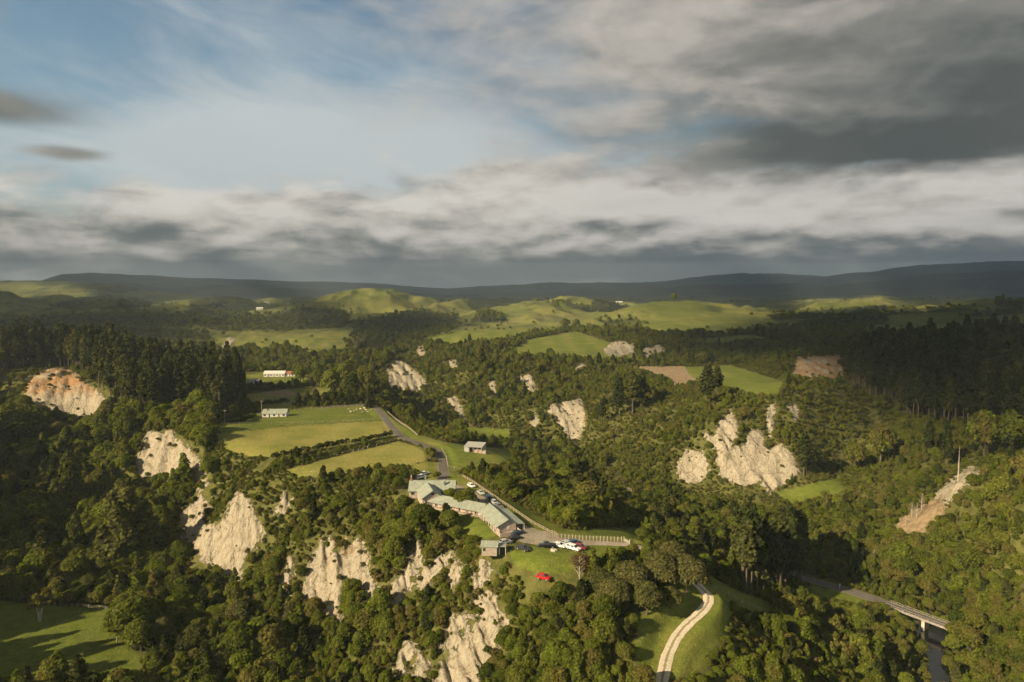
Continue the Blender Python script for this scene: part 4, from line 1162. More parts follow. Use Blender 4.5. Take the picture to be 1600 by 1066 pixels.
def gable(parent, a, b, width, wall_h, roof_h, mw, mr, over=(0.5, 0.5), ends=0.4, windows=0, veranda=0.0, back_win=0, door=True, z0=-0.6, roof_name='roof', post_mat=None, n_sheet=0):
    """gabled block whose front foot runs from a to b (x, y in the parent's frame); the back lies to its left hand"""
    a = Vector((a[0], a[1], 0)); b = Vector((b[0], b[1], 0))
    u = (b - a).normalized(); L = (b - a).length
    w = Vector((-u.y, u.x, 0))
    def T(x, y, z): q = a + u * x + w * y; return (q.x, q.y, z)
    mb = MB()
    mb.poly([T(0, 0, z0), T(L, 0, z0), T(L, width, z0), T(0, width, z0), T(0, 0, wall_h), T(L, 0, wall_h), T(L, width, wall_h), T(0, width, wall_h), T(0, width / 2, wall_h + roof_h), T(L, width / 2, wall_h + roof_h)],
            [(0, 1, 5, 4), (1, 2, 6, 9, 5), (2, 3, 7, 6), (3, 0, 4, 8, 7), (0, 3, 2, 1)])
    mb.build('wall', mw, parent)
    sl = roof_h / (width / 2)
    rt = 0.14
    f0 = -(over[0] + veranda); f1 = width + over[1]
    rb = MB()
    for (y0_, y1_) in ((f0, width / 2), (f1, width / 2)):
        zl = wall_h + roof_h - abs(width / 2 - y0_) * sl + 0.05; zh = wall_h + roof_h + 0.05
        rb.poly([T(-ends, y0_, zl), T(L + ends, y0_, zl), T(L + ends, y1_, zh), T(-ends, y1_, zh), T(-ends, y0_, zl + rt), T(L + ends, y0_, zl + rt), T(L + ends, y1_, zh + rt), T(-ends, y1_, zh + rt)],
                [(0, 3, 2, 1), (4, 5, 6, 7), (0, 1, 5, 4), (1, 2, 6, 5), (2, 3, 7, 6), (3, 0, 4, 7)])
    roof = rb.build(roof_name, mr, parent)
    MB().beam(T(-ends - 0.02, width / 2, wall_h + roof_h + 0.24), T(L + ends + 0.02, width / 2, wall_h + roof_h + 0.24), 0.34, 0.10).build('ridge_cap', mr, roof)
    for e in (-ends - 0.03, L + ends + 0.03):
        for y0_ in (f0, f1):
            MB().beam(T(e, y0_, wall_h + roof_h - abs(width / 2 - y0_) * sl + 0.10), T(e, width / 2, wall_h + roof_h + 0.10), 0.05, 0.24).build('barge_board', M_ROOFTRIM, roof)
    if n_sheet:
        for k in range(n_sheet):
            x = L * (k + 0.5) / n_sheet
            for y0_ in (f0, f1):
                zl = wall_h + roof_h - abs(width / 2 - y0_) * sl + 0.05 + rt
                MB().beam(T(x, y0_, zl + 0.02), T(x, width / 2, wall_h + roof_h + 0.05 + rt + 0.02), 0.07, 0.05).build('roof_rib', mr, roof)
    def opening(x, y, sgn, ww, hh, zb, dr=False):
        m = MB(); y_ = y - 0.04 * sgn
        m.poly([T(x - ww / 2, y_, zb), T(x + ww / 2, y_, zb), T(x + ww / 2, y_, zb + hh), T(x - ww / 2, y_, zb + hh), T(x - ww / 2, y + 0.03 * sgn, zb), T(x + ww / 2, y + 0.03 * sgn, zb), T(x + ww / 2, y + 0.03 * sgn, zb + hh), T(x - ww / 2, y + 0.03 * sgn, zb + hh)],
               [(0, 1, 2, 3), (0, 4, 5, 1), (1, 5, 6, 2), (2, 6, 7, 3), (3, 7, 4, 0)])
        fr = m.build('door' if dr else 'window', M_WHITE if not dr else M_TIMBER, parent)
        q = 0.08 if not dr else 0.14
        MB().poly([T(x - ww / 2 + q, y_ - 0.02 * sgn, zb + q), T(x + ww / 2 - q, y_ - 0.02 * sgn, zb + q), T(x + ww / 2 - q, y_ - 0.02 * sgn, zb + hh - q), T(x - ww / 2 + q, y_ - 0.02 * sgn, zb + hh - q)], [(0, 1, 2, 3)]).build('pane', M_GLASS, fr)
    for k in range(windows):
        x = L * (k + 0.5) / windows
        if door and k % 2 == 1: opening(x, 0, 1, 0.95, 2.05, 0.05, True)
        else: opening(x, 0, 1, 1.5, 1.25, 0.85)
    for k in range(back_win):
        opening(L * (k + 0.5) / back_win, width, -1, 1.3, 1.0, 1.0)
    if veranda > 0:
        nv = max(2, int(L / 2.4))
        zl = wall_h + roof_h - abs(width / 2 - f0) * sl
        for k in range(nv + 1):
            x = L * k / nv
            MB().beam(T(x, f0 + 0.25, -0.4), T(x, f0 + 0.25, zl + 0.08), 0.16).build('veranda_post', post_mat or M_WHITE, parent)
        MB().poly([T(0, f0 + 0.1, -0.5), T(L, f0 + 0.1, -0.5), T(L, -0.02, -0.5), T(0, -0.02, -0.5), T(0, f0 + 0.1, 0.1), T(L, f0 + 0.1, 0.1), T(L, -0.02, 0.1), T(0, -0.02, 0.1)],
                  [(4, 5, 6, 7), (0, 1, 5, 4), (1, 2, 6, 5), (3, 0, 4, 7)]).build('veranda_deck', M_TIMBER, parent)
    return T, L

# ------------------------------------------------------------------ the lodge
lx, ly, _ = P(720, 800, 0)
lodge = empty('lodge', (lx, ly, 0.0))
def LP(px, py, z=0.0):
    q = P(px, py, z); return (q[0] - lx, q[1] - ly)
e0 = LP(637, 767, 2.7); e1 = LP(711, 767, 2.7)
yf = (e0[1] + e1[1]) / 2 + 0.6
T, L = gable(lodge, (e0[0] + 0.4, yf), (e1[0] - 0.4, yf), 8.4, 2.7, 2.5, M_TIMBER, M_ROOF, (0.6, 0.6), 0.4, windows=6, back_win=4, n_sheet=12)
for (x, y, h) in ((0.3, 4.2, 7.2), (L - 3.8, 2.2, 6.0), (5.5, 6.0, 6.0)):
    q = T(x, y, 0)
    ch = MB().box((q[0] - 0.32, q[1] - 0.32, 3.2), (q[0] + 0.32, q[1] + 0.32, h - 0.4)).build('chimney', M_RUST if x < 1 else M_ROOFTRIM, lodge)
    MB().box((q[0] - 0.2, q[1] - 0.2, h - 0.4), (q[0] + 0.2, q[1] + 0.2, h + 0.25)).build('flue', M_GREYIRON, ch)
gl = LP(657.5, 776, 3.0); gr_ = LP(688, 773.5, 3.0)
ap = LP(676.3, 767.3, 5.6)
gd = Vector((0.30, -0.954, 0)).normalized()
gw = 7.4
gn = Vector((-gd.y, gd.x, 0))                                      # to the right of the gable's outward direction
c_front = Vector((ap[0], ap[1], 0)) - gd * 0.4
A_ = c_front - gn * gw / 2
B_ = A_ - gd * 11.0
gable(lodge, B_[:2], A_[:2], gw, 3.1, 2.4, M_TIMBER, M_ROOF, (0.5, 0.5), 0.5, windows=0, n_sheet=7)
for (off, z, ww, hh) in ((0.0, 3.9, 1.3, 0.9), (-2.2, 1.0, 1.4, 1.3), (1.9, 1.0, 1.6, 1.9)):
    p = c_front + gn * off + gd * 0.03
    m = MB(); s_ = gn * ww / 2
    m.poly([p - s_ + Vector((0, 0, z)), p + s_ + Vector((0, 0, z)), p + s_ + Vector((0, 0, z + hh)), p - s_ + Vector((0, 0, z + hh)),
            p - s_ * 0.9 + gd * 0.06 + Vector((0, 0, z + 0.1)), p + s_ * 0.9 + gd * 0.06 + Vector((0, 0, z + 0.1)), p + s_ * 0.9 + gd * 0.06 + Vector((0, 0, z + hh - 0.1)), p - s_ * 0.9 + gd * 0.06 + Vector((0, 0, z + hh - 0.1))],
           [(0, 1, 5, 4), (1, 2, 6, 5), (2, 3, 7, 6), (3, 0, 4, 7)])
    w_ = m.build('window', M_WHITE, lodge)
    MB().poly([p + s_ * k * 0.9 + gd * 0.065 + Vector((0, 0, z + q)) for k, q in ((-1, 0.1), (1, 0.1), (1, hh - 0.1), (-1, hh - 0.1))], [(0, 1, 2, 3)]).build('pane', M_GLASS, w_)
w1a = LP(672, 789.5); w1b = LP(753, 806)
gable(lodge, w1a, w1b, 4.6, 2.4, 1.0, M_BRICKW, M_ROOF, (0.2, 0.4), 0.3, windows=13, veranda=1.5, back_win=7, n_sheet=18)
w2a = LP(753.5, 806.5); w2b = LP(781, 833)
T2, L2 = gable(lodge, w2a, w2b, 5.6, 2.6, 1.35, M_TIMBER, M_ROOF, (0.2, 0.4), 0.45, windows=9, veranda=1.3, back_win=4, n_sheet=14)
# lean-to along the drive side
rb = MB().poly([T2(1.5, 6.1, 2.45), T2(L2 + 0.4, 6.1, 2.45), T2(L2 + 0.4, 8.6, 2.05), T2(1.5, 8.6, 2.05), T2(1.5, 6.1, 2.57), T2(L2 + 0.4, 6.1, 2.57), T2(L2 + 0.4, 8.6, 2.17), T2(1.5, 8.6, 2.17)],
               [(0, 3, 2, 1), (4, 5, 6, 7), (0, 1, 5, 4), (1, 2, 6, 5), (2, 3, 7, 6), (3, 0, 4, 7)])
rb.build('lean_to_roof', M_ROOF, lodge)
for k in range(6):
    q = 1.7 + (L2 - 1.6) * k / 5
    MB().beam(T2(q, 8.4, -0.3), T2(q, 8.4, 2.12), 0.15).build('lean_to_post', M_WHITE, lodge)
# windows in the end gable, and the boarded terrace in front of it
for (y, ww, zb, hh, mt) in ((2.8, 1.0, 1.1, 1.1, M_WHITE), (7.0, 1.5, 0.2, 1.8, M_DARK)):  # second quad is a flat dark panel, painted shade under the lean-to
    MB().poly([T2(L2 + 0.04, y - ww / 2, zb), T2(L2 + 0.04, y + ww / 2, zb), T2(L2 + 0.04, y + ww / 2, zb + hh), T2(L2 + 0.04, y - ww / 2, zb + hh)], [(0, 1, 2, 3)]).build('window' if mt is M_WHITE else 'carport_shade', mt, lodge)
tb = MB()
for (x0, x1, y0, y1) in ((L2 + 0.3, L2 + 3.6, -1.2, -1.05), (L2 + 0.3, L2 + 3.6, 5.9, 6.05), (L2 + 3.45, L2 + 3.6, -1.05, 5.9)):
    tb.poly([T2(x0, y0, -0.8), T2(x1, y0, -0.8), T2(x1, y1, -0.8), T2(x0, y1, -0.8), T2(x0, y0, 1.25), T2(x1, y0, 1.25), T2(x1, y1, 1.25), T2(x0, y1, 1.25)], [(4, 5, 6, 7), (0, 1, 5, 4), (1, 2, 6, 5), (2, 3, 7, 6), (3, 0, 4, 7)])
tb.build('terrace_screen', M_TIMBER, lodge)
MB().poly([T2(L2 + 0.3, -1.05, -0.8), T2(L2 + 3.45, -1.05, -0.8), T2(L2 + 3.45, 5.9, -0.8), T2(L2 + 0.3, 5.9, -0.8), T2(L2 + 0.3, -1.05, 0.15), T2(L2 + 3.45, -1.05, 0.15), T2(L2 + 3.45, 5.9, 0.15), T2(L2 + 0.3, 5.9, 0.15)], [(4, 5, 6, 7), (0, 1, 5, 4)]).build('terrace_deck', M_TIMBER, lodge)
tag(lodge, 'long lodge with pale green iron roofs and timber walls on the spur', 'lodge')

# hut beside the lodge, with its small carport
hx, hy, _ = P(765, 862, 0)
hut = empty('garden_hut', (hx, hy, 0))
gable(hut, (-2.3, -1.7), (2.2, -2.0), 3.6, 2.2, 0.9, M_TIMBER, M_ROOF, (0.35, 0.35), 0.35, windows=0, n_sheet=5)
MB().box((-1.9, -1.86, 0.9), (-1.2, -1.80, 1.7)).build('window', M_GLASS, hut)
MB().box((2.7, -1.6, 2.0), (5.0, 1.6, 2.12)).build('carport_roof', M_ROOF, hut)
for (x, y) in ((2.9, -1.4), (4.8, -1.4), (4.8, 1.4), (2.9, 1.4)):
    MB().box((x - 0.08, y - 0.08, -0.5), (x + 0.08, y + 0.08, 2.0)).build('carport_post', M_WHITE, hut)
tag(hut, 'small timber hut with green roof at the foot of the lodge', 'hut')

# white cottage in the paddock, long white house and shed behind, hay barn
hx, hy, _ = P(431, 651, 0)
cot = empty('white_cottage', (hx, hy, 0), R(3))
gable(cot, (-7.2, -3.5), (7.2, -3.5), 7.0, 2.5, 2.1, M_WHITE, M_ROOF, (0.4, 0.4), 0.4, windows=5, n_sheet=10)
MB().box((-1.4, -5.6, -0.3), (1.6, -3.52, 0.2)).build('porch', M_RUST, cot)
MB().box((-5, -1.4, 3.4), (-4.3, -0.7, 5.0)).build('chimney', M_RUST, cot)
tag(cot, 'white weatherboard cottage with green roof in the upper paddock', 'cottage')
hx, hy, _ = P(438, 588, -1)
lh = empty('long_house', (hx, hy, H(hx, hy)), R(2))
gable(lh, (-14, -4), (5, -4), 7.5, 3.0, 2.0, M_WHITE, M_WHITE, (0.5, 0.5), 0.4, windows=7)
gable(lh, (5.2, -3.0), (14, -3.0), 6.5, 2.8, 1.8, M_WHITE, M_RUST, (0.5, 0.5), 0.4, windows=3)
tag(lh, 'long low white house among trees beyond the cottage', 'house')
hx, hy, _ = P(398, 602, -1)
sh = empty('white_shed', (hx, hy, H(hx, hy)), R(12))
gable(sh, (-4, -2.5), (4, -2.5), 5, 2.6, 1.4, M_WHITE, M_GREYIRON, (0.3, 0.3), 0.3, windows=2)
tag(sh, 'small white shed on the grass left of the long white house', 'shed')
hx, hy, _ = P(742, 709, -0.7)
bn = empty('hay_barn', (hx, hy, H(hx, hy) - 0.05), R(-14), 0.86)
mb = MB()
mb.poly([(-5, -4, -1), (-5, 4, -1), (-5, 4, 4.4), (-5, -4, 3.4)], [(0, 3, 2, 1)]).poly([(-5, -4, -1), (-2.2, -4, -1), (-2.2, -4, 3.4), (-5, -4, 3.4)], [(0, 1, 2, 3)])
mb.poly([(-5, 4, -1), (5.2, 4, -1), (5.2, 4, 4.4), (-5, 4, 4.4)], [(0, 1, 2, 3)]).poly([(5.2, -4, -1), (5.2, 4, -1), (5.2, 4, 4.4), (5.2, -4, 3.4)], [(0, 1, 2, 3)])
mb.build('wall', M_GREYIRON, bn)
MB().poly([(-5.3, -4.4, 3.45), (5.5, -4.4, 3.45), (5.5, 4.3, 4.55), (-5.3, 4.3, 4.55), (-5.3, -4.4, 3.57), (5.5, -4.4, 3.57), (5.5, 4.3, 4.67), (-5.3, 4.3, 4.67)], [(0, 3, 2, 1), (4, 5, 6, 7), (0, 1, 5, 4), (1, 2, 6, 5), (2, 3, 7, 6), (3, 0, 4, 7)]).build('roof', M_GREYIRON, bn)
for x in (-2.2, 0.2, 2.7, 5.0):
    MB().box((x - 0.12, -3.95, -1), (x + 0.12, -3.7, 3.4)).build('post', M_TIMBER, bn)
MB().box((0.6, -3.5, -0.5), (4.9, 1.0, 1.9)).build('hay_stack', M_TIMBER, bn)
MB().box((5.3, -3.8, -1), (7.4, -1.2, 1.6)).build('pen', M_TIMBER, bn)
tag(bn, 'open-fronted hay barn with pale iron roof beside the lane', 'barn')
for (px_, py_, d, s_, lb, mt) in ((406, 492, 1750, 16, 'far white farmhouse among trees left of the bright hill', M_WHITE), (489, 503, 1380, 14, 'far pale farm building before the dark wood', M_GREYIRON), (1360, 473, 3000, 18, 'far white farm building on the lit slope at right', M_WHITE),
                                   (417, 480, 2300, 18, 'far pale house on the green rise behind the farmhouse', M_WHITE), (930, 482, 2300, 24, 'far pale farmstead on the bright hills at centre', M_WHITE), (967, 484, 2200, 22, 'far pale sheds right of the centre farmstead', M_WHITE)):
    X_, Y_ = (px_ - 800) / FPX * d, d
    fh = empty('far_farmhouse', (X_, Y_, H(X_, Y_) + 0.4), R(10))
    gable(fh, (-s_ / 2, -4), (s_ / 2, -4), 8, 3.4, 2.2, mt, mt, (0.4, 0.4), 0.4, windows=4, z0=-3)
    tag(fh, lb, 'farmhouse')

# ------------------------------------------------------------------ vehicles
def paint(name, c): return flat(name + '_paint', c, 0.28, 0.5, var=0.03)
PAINT = {k: paint(k, c) for k, c in dict(white=(0.78, 0.77, 0.74), silver=(0.42, 0.43, 0.44), black=(0.014, 0.014, 0.016), navy=(0.02, 0.045, 0.085), blue=(0.03, 0.09, 0.17), red=(0.50, 0.018, 0.014), maroon=(0.22, 0.02, 0.018), grey=(0.16, 0.16, 0.16), charcoal=(0.035, 0.037, 0.04)).items()}
M_TYRE = flat('tyre', (0.02, 0.02, 0.02), 0.9, 0.1); M_RIM = flat('rim', (0.35, 0.35, 0.36), 0.35, 0.5)
M_LAMP = flat('lamp_glass', (0.75, 0.74, 0.70), 0.15, 0.6); M_TAIL = flat('tail_lamp', (0.35, 0.02, 0.02), 0.2, 0.5)
SHAPE = {  # side profiles: lower body (x, z) ring, cabin (x0 base, x0 roof, x1 roof, x1 base), belt and roof height, width
    'sedan': dict(L=4.6, W=1.76, body=[(-2.3, 0.42), (-2.28, 0.86), (-1.55, 0.98), (1.05, 0.94), (2.1, 0.80), (2.3, 0.62), (2.28, 0.34), (-2.2, 0.32)], cab=(-1.75, -1.05, 0.45, 1.2), belt=0.93, roof=1.44),
    'hatch': dict(L=4.1, W=1.72, body=[(-2.05, 0.42), (-2.05, 0.95), (-1.7, 1.0), (0.95, 0.98), (1.85, 0.84), (2.05, 0.62), (2.02, 0.34), (-1.95, 0.32)], cab=(-1.98, -1.55, 0.25, 1.1), belt=0.95, roof=1.50),
    'wagon': dict(L=4.75, W=1.80, body=[(-2.37, 0.45), (-2.37, 1.0), (-1.9, 1.06), (1.05, 1.02), (2.15, 0.90), (2.37, 0.68), (2.34, 0.38), (-2.3, 0.36)], cab=(-2.3, -2.05, 0.45, 1.25), belt=1.0, roof=1.66),
    'pickup': dict(L=5.2, W=1.85, body=[(-2.6, 0.55), (-2.6, 1.12), (-1.0, 1.14), (1.3, 1.12), (2.4, 1.02), (2.6, 0.78), (2.56, 0.46), (-2.5, 0.46)], cab=(-0.85, -0.6, 0.75, 1.4), belt=1.1, roof=1.80),
}
CAR_MESH = {}
def quad_mesh(name, pts_, mat):
    me = bpy.data.meshes.new(name); me.from_pydata([tuple(p) for p in pts_], [], [tuple(range(k, k + 4)) for k in range(0, len(pts_), 4)]); me.update(); me.materials.append(mat); return me
def car_meshes(kind):
    if kind in CAR_MESH: return CAR_MESH[kind]
    S = SHAPE[kind]; W = S['W'] / 2
    bm = bmesh.new()
    for sg in (1,):
        ra = [bm.verts.new((x, -W * (0.97 if z < 0.5 else 1.0), z)) for x, z in S['body']]
        rb_ = [bm.verts.new((x, W * (0.97 if z < 0.5 else 1.0), z)) for x, z in S['body']]
        n = len(ra)
        bm.faces.new(ra[::-1]); bm.faces.new(rb_)
        for i in range(n):
            bm.faces.new((ra[i], ra[(i + 1) % n], rb_[(i + 1) % n], rb_[i]))
    x0, x1, x2, x3 = S['cab']; zb, zr = S['belt'], S['roof']; wt_ = W * 0.80; wb = W * 0.97
    c = [bm.verts.new(p) for p in [(x0, -wb, zb), (x3, -wb, zb), (x3, wb, zb), (x0, wb, zb), (x1, -wt_, zr), (x2, -wt_, zr), (x2, wt_, zr), (x1, wt_, zr)]]
    for q in ((0, 1, 5, 4), (1, 2, 6, 5), (2, 3, 7, 6), (3, 0, 4, 7), (4, 5, 6, 7)):
        bm.faces.new([c[k] for k in q])
    if kind == 'pickup':
        bm2 = [bm.verts.new(p) for p in [(-2.5, -W * 0.9, 1.15), (-1.0, -W * 0.9, 1.15), (-1.0, W * 0.9, 1.15), (-2.5, W * 0.9, 1.15)]]
        bm.faces.new(bm2)
    bmesh.ops.recalc_face_normals(bm, faces=bm.faces)
    bmesh.ops.bevel(bm, geom=[e for e in bm.edges], offset=0.045, segments=2, affect='EDGES', clamp_overlap=True)
    body = bpy.data.meshes.new(kind + '_body'); bm.to_mesh(body); bm.free()
    def lerp(a, b, t): return tuple(a[i] + (b[i] - a[i]) * t for i in range(3))
    o = 0.02
    def pane(a, b, c_, d, nrm, m=0.10):
        u0, u1 = lerp(a, b, m), lerp(a, b, 1 - m); v0, v1 = lerp(d, c_, m), lerp(d, c_, 1 - m)
        q = [lerp(u0, v0, 0.14), lerp(u1, v1, 0.14), lerp(u1, v1, 0.88), lerp(u0, v0, 0.88)]
        return [tuple(p[i] + nrm[i] * o for i in range(3)) for p in q]
    A = [(x0, -wb, zb), (x3, -wb, zb), (x3, wb, zb), (x0, wb, zb)]; B = [(x1, -wt_, zr), (x2, -wt_, zr), (x2, wt_, zr), (x1, wt_, zr)]
    mid = 0.5
    def sidep(i, j, sgn):
        a, b, c_, d = A[i], A[j], B[j], B[i]
        nr = (0, sgn, 0.3)
        return pane(a, lerp(a, b, mid), lerp(d, c_, mid), d, nr, 0.09), pane(lerp(a, b, mid), b, c_, lerp(d, c_, mid), nr, 0.09)
    s1 = sidep(0, 1, -1); s2 = sidep(3, 2, 1)
    wins = [('windscreen', pane(A[1], A[2], B[2], B[1], (1, 0, 0.6), 0.06)), ('rear_window', pane(A[3], A[0], B[0], B[3], (-1, 0, 0.6), 0.08)),
            ('side_window', s1[0]), ('side_window', s1[1]), ('side_window', s2[0]), ('side_window', s2[1])]
    wins = [(nm, quad_mesh(nm, p, M_GLASS)) for nm, p in wins]
    def wheel():
        r = 0.36 if kind == 'pickup' else 0.32
        bmw = bmesh.new()
        bmesh.ops.create_cone(bmw, cap_ends=True, segments=14, radius1=r, radius2=r, depth=0.22, matrix=Matrix.Rotation(PI / 2, 4, 'X'))
        me = bpy.data.meshes.new('tyre'); bmw.to_mesh(me); bmw.free(); me.materials.append(M_TYRE)
        bmw = bmesh.new()
        bmesh.ops.create_cone(bmw, cap_ends=True, segments=10, radius1=r * 0.6, radius2=r * 0.6, depth=0.25, matrix=Matrix.Rotation(PI / 2, 4, 'X'))
        m2 = bpy.data.meshes.new('rim'); bmw.to_mesh(m2); bmw.free(); m2.materials.append(M_RIM)
        return me, m2, r
    xf = S['body'][5][0]; xr = S['body'][0][0]
    zl = S['body'][5][1]
    lam = quad_mesh('headlight', [(xf - 0.02, -0.18, -0.08 + zl), (xf + 0.02, 0.18, -0.08 + zl), (xf - 0.06, 0.18, 0.10 + zl), (xf - 0.10, -0.18, 0.10 + zl)], M_LAMP)
    tl = quad_mesh('tail_light', [(xr - 0.03, -0.15, 0.70), (xr - 0.03, 0.15, 0.70), (xr - 0.03, 0.15, 0.92), (xr - 0.03, -0.15, 0.92)], M_TAIL)
    CAR_MESH[kind] = (body, wins, wheel(), lam, tl)
    return CAR_MESH[kind]
BODY_COL = {}
def car(kind, colour, a, b, label, group='cars parked at the lodge'):
    """a, b: rear and front of the car as the photograph shows them"""
    A_, B_ = Vector(P(*a)), Vector(P(*b))
    c = (A_ + B_) / 2; d = B_ - A_
    body, wins, (ty, rim, wr), lam, tl = car_meshes(kind)
    key = (kind, colour)
    if key not in BODY_COL:
        m = body.copy(); m.materials.clear(); m.materials.append(PAINT[colour]); m.polygons.foreach_set('use_smooth', np.zeros(len(m.polygons), bool)); BODY_COL[key] = m
    e = empty('pickup_truck' if kind == 'pickup' else 'parked_car', (c.x, c.y, H(c.x, c.y) + 0.12), math.atan2(d.y, d.x))
    link('body', BODY_COL[key], e)
    for nm, me in wins: link(nm, me, e)
    S = SHAPE[kind]
    for sx_ in (-0.30, 0.30):
        for sy_ in (-1, 1):
            w_ = empty('wheel', (S['L'] * sx_, sy_ * (S['W'] / 2 - 0.06), wr)); w_.parent = e
            link('tyre', ty, w_); link('rim', rim, w_)
    for sy_ in (-1, 1):
        h = link('headlight', lam, e); h.location = (0, sy_ * (S['W'] / 2 - 0.27), 0)
        h = link('tail_light', tl, e); h.location = (0, sy_ * (S['W'] / 2 - 0.22), 0)
    return tag(e, label, 'pickup' if kind == 'pickup' else 'car', group)
car('wagon', 'white', (884.5, 857), (908, 864.5), 'white wagon in front of the red car on the lawn', 'cars parked on the lawn')
car('hatch', 'maroon', (898, 856), (916, 860.5), 'dark red hatchback half hidden behind the white wagon', 'cars parked on the lawn')
car('sedan', 'blue', (886, 853), (905, 848.5), 'blue sedan at the edge of the drive by the post fence', 'cars parked on the lawn')
car('hatch', 'silver', (880, 851), (895, 856), 'silver hatchback between the white and the blue cars', 'cars parked on the lawn')
car('sedan', 'white', (864, 853.5), (882, 857), 'white sedan right of the black pickup on the lawn', 'cars parked on the lawn')
car('pickup', 'black', (866, 856.5), (843, 857.5), 'black pickup at the edge of the gravel turning area', 'cars parked on the lawn')
car('hatch', 'red', (840, 887), (859, 891), 'bright red car alone at the edge of the bush', 'cars parked on the lawn')
car('sedan', 'charcoal', (810, 861.5), (825, 867), 'dark car in the tree shade beside the hut lawn', 'cars parked on the lawn')
car('sedan', 'silver', (780, 852), (797, 848.5), 'silver car under the small carport by the hut')
car('sedan', 'black', (795, 845.5), (815, 841.5), 'black sedan between the silver car and the lodge end')
car('sedan', 'navy', (799, 838.5), (819, 833.5), 'navy sedan nearest the end wall of the lodge')
car('hatch', 'white', (731.5, 759), (741.5, 764), 'white hatchback farthest up the drive by the fence')
car('sedan', 'silver', (746.5, 768.5), (756, 776), 'silver sedan second from the top of the drive')
car('wagon', 'navy', (759, 778), (770, 784.5), 'dark blue wagon on the gravel drive behind the lodge')
car('hatch', 'silver', (768, 785), (777, 791), 'pale silver hatchback between two dark cars on the drive')
car('sedan', 'grey', (774, 789.5), (785, 797), 'grey sedan lowest of the row on the drive')
car('hatch', 'charcoal', (774, 799), (782, 803), 'small dark car tucked against the lodge lean-to')
car('wagon', 'white', (651, 750), (665, 747), 'white wagon parked behind the main lodge roof')
car('sedan', 'white', (656, 744), (670, 741), 'white sedan behind the white wagon above the lodge')

# ------------------------------------------------------------------ fences, poles, small things
def cylinder_mesh(name, r, h, seg, mat, r2=None):
    bm = bmesh.new(); bmesh.ops.create_cone(bm, cap_ends=True, segments=seg, radius1=r, radius2=r if r2 is None else r2, depth=h, matrix=Matrix.Translation((0, 0, h / 2)))
    me = bpy.data.meshes.new(name); bm.to_mesh(me); bm.free(); me.materials.append(mat); return me
POSTM = cylinder_mesh('post', 0.10, 1.75, 6, M_POST); POSTB = cylinder_mesh('post', 0.16, 2.0, 6, M_POST); POSTW = cylinder_mesh('post', 0.09, 1.6, 6, M_WHITE)
def fence(px_line, step, label, post=POSTM, rails=(0.55, 0.9, 1.2), rw=0.03, zs=None, rail_mat=M_WIRE):
    w = [Vector(P(*p)) for p in px_line]
    pts_ = []
    for a, b in zip(w[:-1], w[1:]):
        n = max(1, int((b - a).length / step))
        for k in range(n): pts_.append(a.lerp(b, k / n))
    pts_.append(w[-1])
    z, _m = surf(np.array([p.x for p in pts_]), np.array([p.y for p in pts_]))
    for p, q in zip(pts_, z): p.z = q
    o0 = pts_[0]
    e = empty('fence', o0)
    g = random.Random(len(pts_))
    for p in pts_:
        q = link('post', post, e); q.location = p - o0 + Vector((0, 0, -0.4)); q.rotation_euler = (g.uniform(-0.04, 0.04), g.uniform(-0.04, 0.04), 0)
    for h in rails:
        m = MB()
        for a, b in zip(pts_[:-1], pts_[1:]):
            m.beam(a - o0 + Vector((0, 0, h)), b - o0 + Vector((0, 0, h)), rw, rw)
        m.build('rail', rail_mat, e)
    return tag(e, label, 'fence')
fence([(864, 836), (872, 841), (900, 844), (971, 846.5)], 1.05, 'post fence with close timber posts along the car park', POSTB, (0.5, 1.0, 1.35), 0.05)
fence([(723, 746), (742, 757), (790, 790), (830, 817), (862, 835)], 2.2, 'pale rail fence along the bank above the drive', POSTM, (0.5, 1.05), 0.14, rail_mat=M_POST)
fence([(340, 678), (440, 667), (520, 661.5), (598, 656.5)], 5.0, 'thin wire fence between the two upper paddocks', POSTM)
fence([(440, 729), (500, 717), (560, 705), (622, 689)], 3.0, 'line of pale posts in front of the long hedge', POSTW)
fence([(605, 641), (622, 655), (640, 672), (652, 682)], 2.5, 'pale rail fence on the outside bend of the lane', POSTM, (0.5, 1.05), 0.14, rail_mat=M_POST)
fence([(486, 747), (560, 738), (640, 729), (672, 719), (673, 710), (662, 700)], 4.0, 'wire fence around the lower hay paddock', POSTM)
fence([(690, 703), (697, 715), (700, 731), (720, 736), (772, 724)], 3.0, 'wire fence round the barn paddock', POSTM)
fence([(-40, 930, -35), (0, 934, -35), (60, 945, -35), (130, 950, -35), (182, 955, -35)], 2.2, 'post fence along the back of the lower left paddock', POSTM)
fence([(460, 641), (520, 637), (575, 633)], 3.5, 'wire fence along the top of the cottage paddock', POSTM)
fence([(1108, 905, -8), (1150, 925, -14), (1190, 945, -21)], 3.0, 'short wire fence below the track bend', POSTM)
